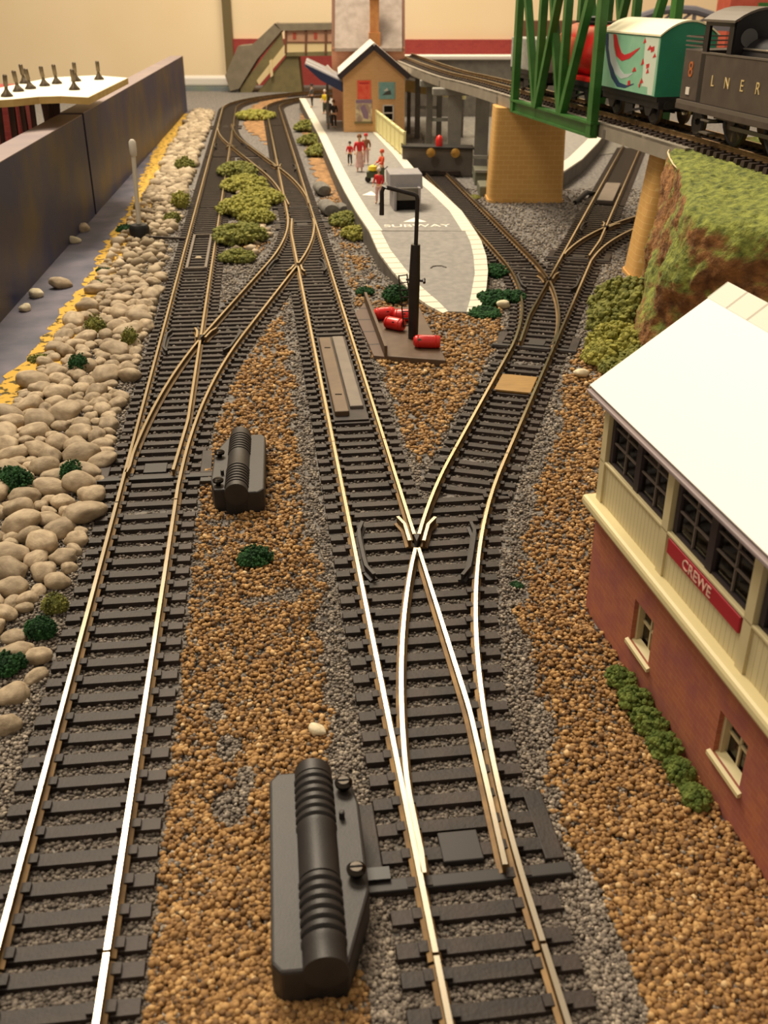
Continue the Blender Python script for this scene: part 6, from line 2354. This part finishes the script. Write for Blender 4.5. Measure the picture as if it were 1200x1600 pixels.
def figure(label, x, y, h, face, top, lower, hair, skirt=False, arm=(0.2, 0.3), carry=None, hat=None, sit=False, stride=0.06):
    """face: heading in radians (0 looks away from the camera)"""
    t = thing('person', label, 'person', (x, y, PZ))
    k = h / 7.5
    R = Matrix.Translation((x, y, PZ + 0.01)) @ Matrix.Rotation(face, 4, 'Z') @ Matrix.Scale(k, 4)
    P = lambda a, b_, c: tuple(R @ Vector((a, b_, c)))
    hipz = 3.75
    V = [P(0, 0, hipz), P(0, 0.03, 4.6), P(0, 0, 5.55), P(0, 0, 6.15), P(0, 0.04, 6.45), P(0, 0.08, 6.95), P(0, 0.05, 7.3)]
    E = [(0, 1), (1, 2), (2, 3), (3, 4), (4, 5), (5, 6)]
    r = [(.5, .36), (.46, .32), (.52, .36), (.26, .24), (.22, .24), (.40, .46), (.28, .32)]
    nose = len(V)
    V.append(P(0, 0.52, 6.85))
    E.append((5, nose))
    r.append(.10)
    for s_ in (-1, 1):
        a0 = len(V)
        sw = stride * s_ * 6
        V += [P(.42 * s_, 0, 3.55), P(.42 * s_, sw * .5 + .08, 1.95), P(.44 * s_, sw * .6 - .05, 0.35), P(.46 * s_, sw * .6 + .55, 0.14)]
        E += [(0, a0), (a0, a0 + 1), (a0 + 1, a0 + 2), (a0 + 2, a0 + 3)]
        r += [.40, .28, .18, (.16, .12)]
        a0 = len(V)
        sh = (.78 * s_, 0, 5.75)
        el = (.98 * s_ + .15 * s_, arm[0] - .05, 4.65)
        wr = (.95 * s_, arm[1] + .35, 3.85 + arm[1] * .6)
        V += [P(*sh), P(*el), P(*wr), P(wr[0], wr[1] + .18, wr[2] - .22)]
        E += [(2, a0), (a0, a0 + 1), (a0 + 1, a0 + 2), (a0 + 2, a0 + 3)]
        r += [.26, .19, .13, (.15, .10)]
        for q_, (dx, dy, dz) in enumerate(((-.12, .16, -.30), (-.04, .20, -.36), (.05, .20, -.35), (.12, .16, -.28), (-.2 * s_, .22, -.08))):
            V.append(P(wr[0] + dx, wr[1] + .18 + dy, wr[2] - .22 + dz))
            E.append((a0 + 3, len(V) - 1))
            r.append(.05)
    skin_body('body', V, E, [(q_[0] * k, q_[1] * k) if isinstance(q_, tuple) else q_ * k for q_ in r], M['skin'], t, 1)
    # jacket with sleeves
    V = [P(0, 0, 3.7), P(0, 0.03, 4.6), P(0, 0, 5.5), P(0, 0, 6.0)]
    E = [(0, 1), (1, 2), (2, 3)]
    r = [(.58, .44), (.54, .40), (.62, .44), (.34, .30)]
    for s_ in (-1, 1):
        a0 = len(V)
        V += [P(.78 * s_, 0, 5.72), P(1.13 * s_, arm[0] - .05, 4.65), P(.97 * s_, arm[1] + .25, 4.0 + arm[1] * .6)]
        E += [(2, a0), (a0, a0 + 1), (a0 + 1, a0 + 2)]
        r += [.33, .25, .20]
    skin_body('jacket', V, E, [(q_[0] * k, q_[1] * k) if isinstance(q_, tuple) else q_ * k for q_ in r], M[top], t, 1)
    if skirt:
        MB(R).lathe([(.95, .9), (.88, 1.6), (.66, 3.0), (.58, 3.9)], (0, 0, 0), 18).build('skirt', M[lower], t, smooth=True)
    else:
        V = [P(0, 0, 3.75)]
        E, r = [], [(.56, .42)]
        for s_ in (-1, 1):
            a0 = len(V)
            sw = stride * s_ * 6
            V += [P(.42 * s_, 0, 3.4), P(.42 * s_, sw * .5 + .08, 1.95), P(.44 * s_, sw * .6 - .05, 0.4)]
            E += [(0, a0), (a0, a0 + 1), (a0 + 1, a0 + 2)]
            r += [.46, .34, .27]
        skin_body('trousers', V, E, [(q_[0] * k, q_[1] * k) if isinstance(q_, tuple) else q_ * k for q_ in r], M[lower], t, 1)
    MB(R).lathe([(.42, 6.75), (.50, 7.0), (.44, 7.35), (.2, 7.55)], (0, -.02, 0), 14).build('hair' if not hat else 'hat', M[hat or hair], t, smooth=True)
    for s_ in (-1, 1):
        MB(R).lathe([(.05, .40), (.05, .50)], (.16 * s_, .06, 7.0), 8, axis='y').build('eye', M['c_dark'], t)
        MB(R).box(.43 * s_ - .06, .43 * s_ + .06, .25, .6, 0, .2).build('shoe', M['c_dark'], t)
    return t


fx = gp(562, 268, PZ)
figure('woman in red top and pale pink skirt walking along the platform', fx[0], fx[1], 2.65, math.pi, 'c_red', 'c_pink', 'c_brown', skirt=True)
fx = gp(547, 258, PZ)
figure('small child in red holding on beside the woman in the pink skirt', fx[0], fx[1], 1.75, math.pi - .4, 'c_red', 'c_dark', 'c_dark')
fx = gp(572, 257, PZ)
figure('person in brown coat walking just behind the woman in the pink skirt', fx[0], fx[1], 2.3, math.pi, 'c_brown', 'c_pink', 'c_brown', hat='c_red')
fx = gp(597, 287, PZ)
figure('person in orange top and dark trousers pushing a barrow beside the subway hut', fx[0], fx[1], 2.3, 1.9, 'c_orange', 'c_green', 'c_dark', arm=(.5, .9), hat='c_orange')
bx_ = gp(585, 285, PZ)
br_ = thing('hand_barrow', 'small barrow with a yellow load pushed by the person in orange', 'barrow', (bx_[0], bx_[1], PZ))
MB().prism([(bx_[0] - .55, bx_[1] - .3), (bx_[0] + .5, bx_[1] - .2), (bx_[0] + .5, bx_[1] + .3), (bx_[0] - .55, bx_[1] + .3)], PZ + .35, PZ + .75).build('tray', M['c_green'], br_)
MB().lathe([(.1, PZ + .72), (.36, PZ + .85), (.3, PZ + 1.1), (.05, PZ + 1.2)], (bx_[0] - .1, bx_[1], 0), 12).build('yellow_load', M['c_yellow'], br_, smooth=True)
for dx in (-.45, .35):
    MB().lathe([(.22, -.05), (.22, .05)], (bx_[0] + dx, bx_[1], PZ + .22), 14, axis='y').build('wheel', M['c_dark'], br_)
MB().bar((bx_[0] + .4, bx_[1], PZ + .6), (bx_[0] + .95, bx_[1], PZ + 1.1), .06, .06).build('handle', M['c_dark'], br_)
fx = gp(592, 318, PZ)
figure('person in pale red clothes standing at the near corner of the subway hut', fx[0], fx[1], 2.2, 2.6, 'c_red', 'c_pink', 'c_white')
fx = gp(488, 168, PZ)
figure('distant person in dark clothes standing alone at the platform edge', fx[0], fx[1], 2.6, 1.2, 'c_grey', 'c_dark', 'c_dark')
fx = gp(508, 178, PZ)
figure('distant person in yellow coat under the navy canopy', fx[0], fx[1], 2.5, 2.4, 'c_yellow', 'c_green', 'c_white')
fx = gp(514, 196, PZ)
figure('person in grey coat below the canopy, with a darker figure at their side', fx[0], fx[1], 2.6, 2.8, 'c_grey', 'c_grey', 'c_dark')
fx = gp(522, 200, PZ)
figure('person in dark brown coat against the station house corner', fx[0], fx[1], 2.6, 2.9, 'c_dark', 'c_dark', 'c_brown')
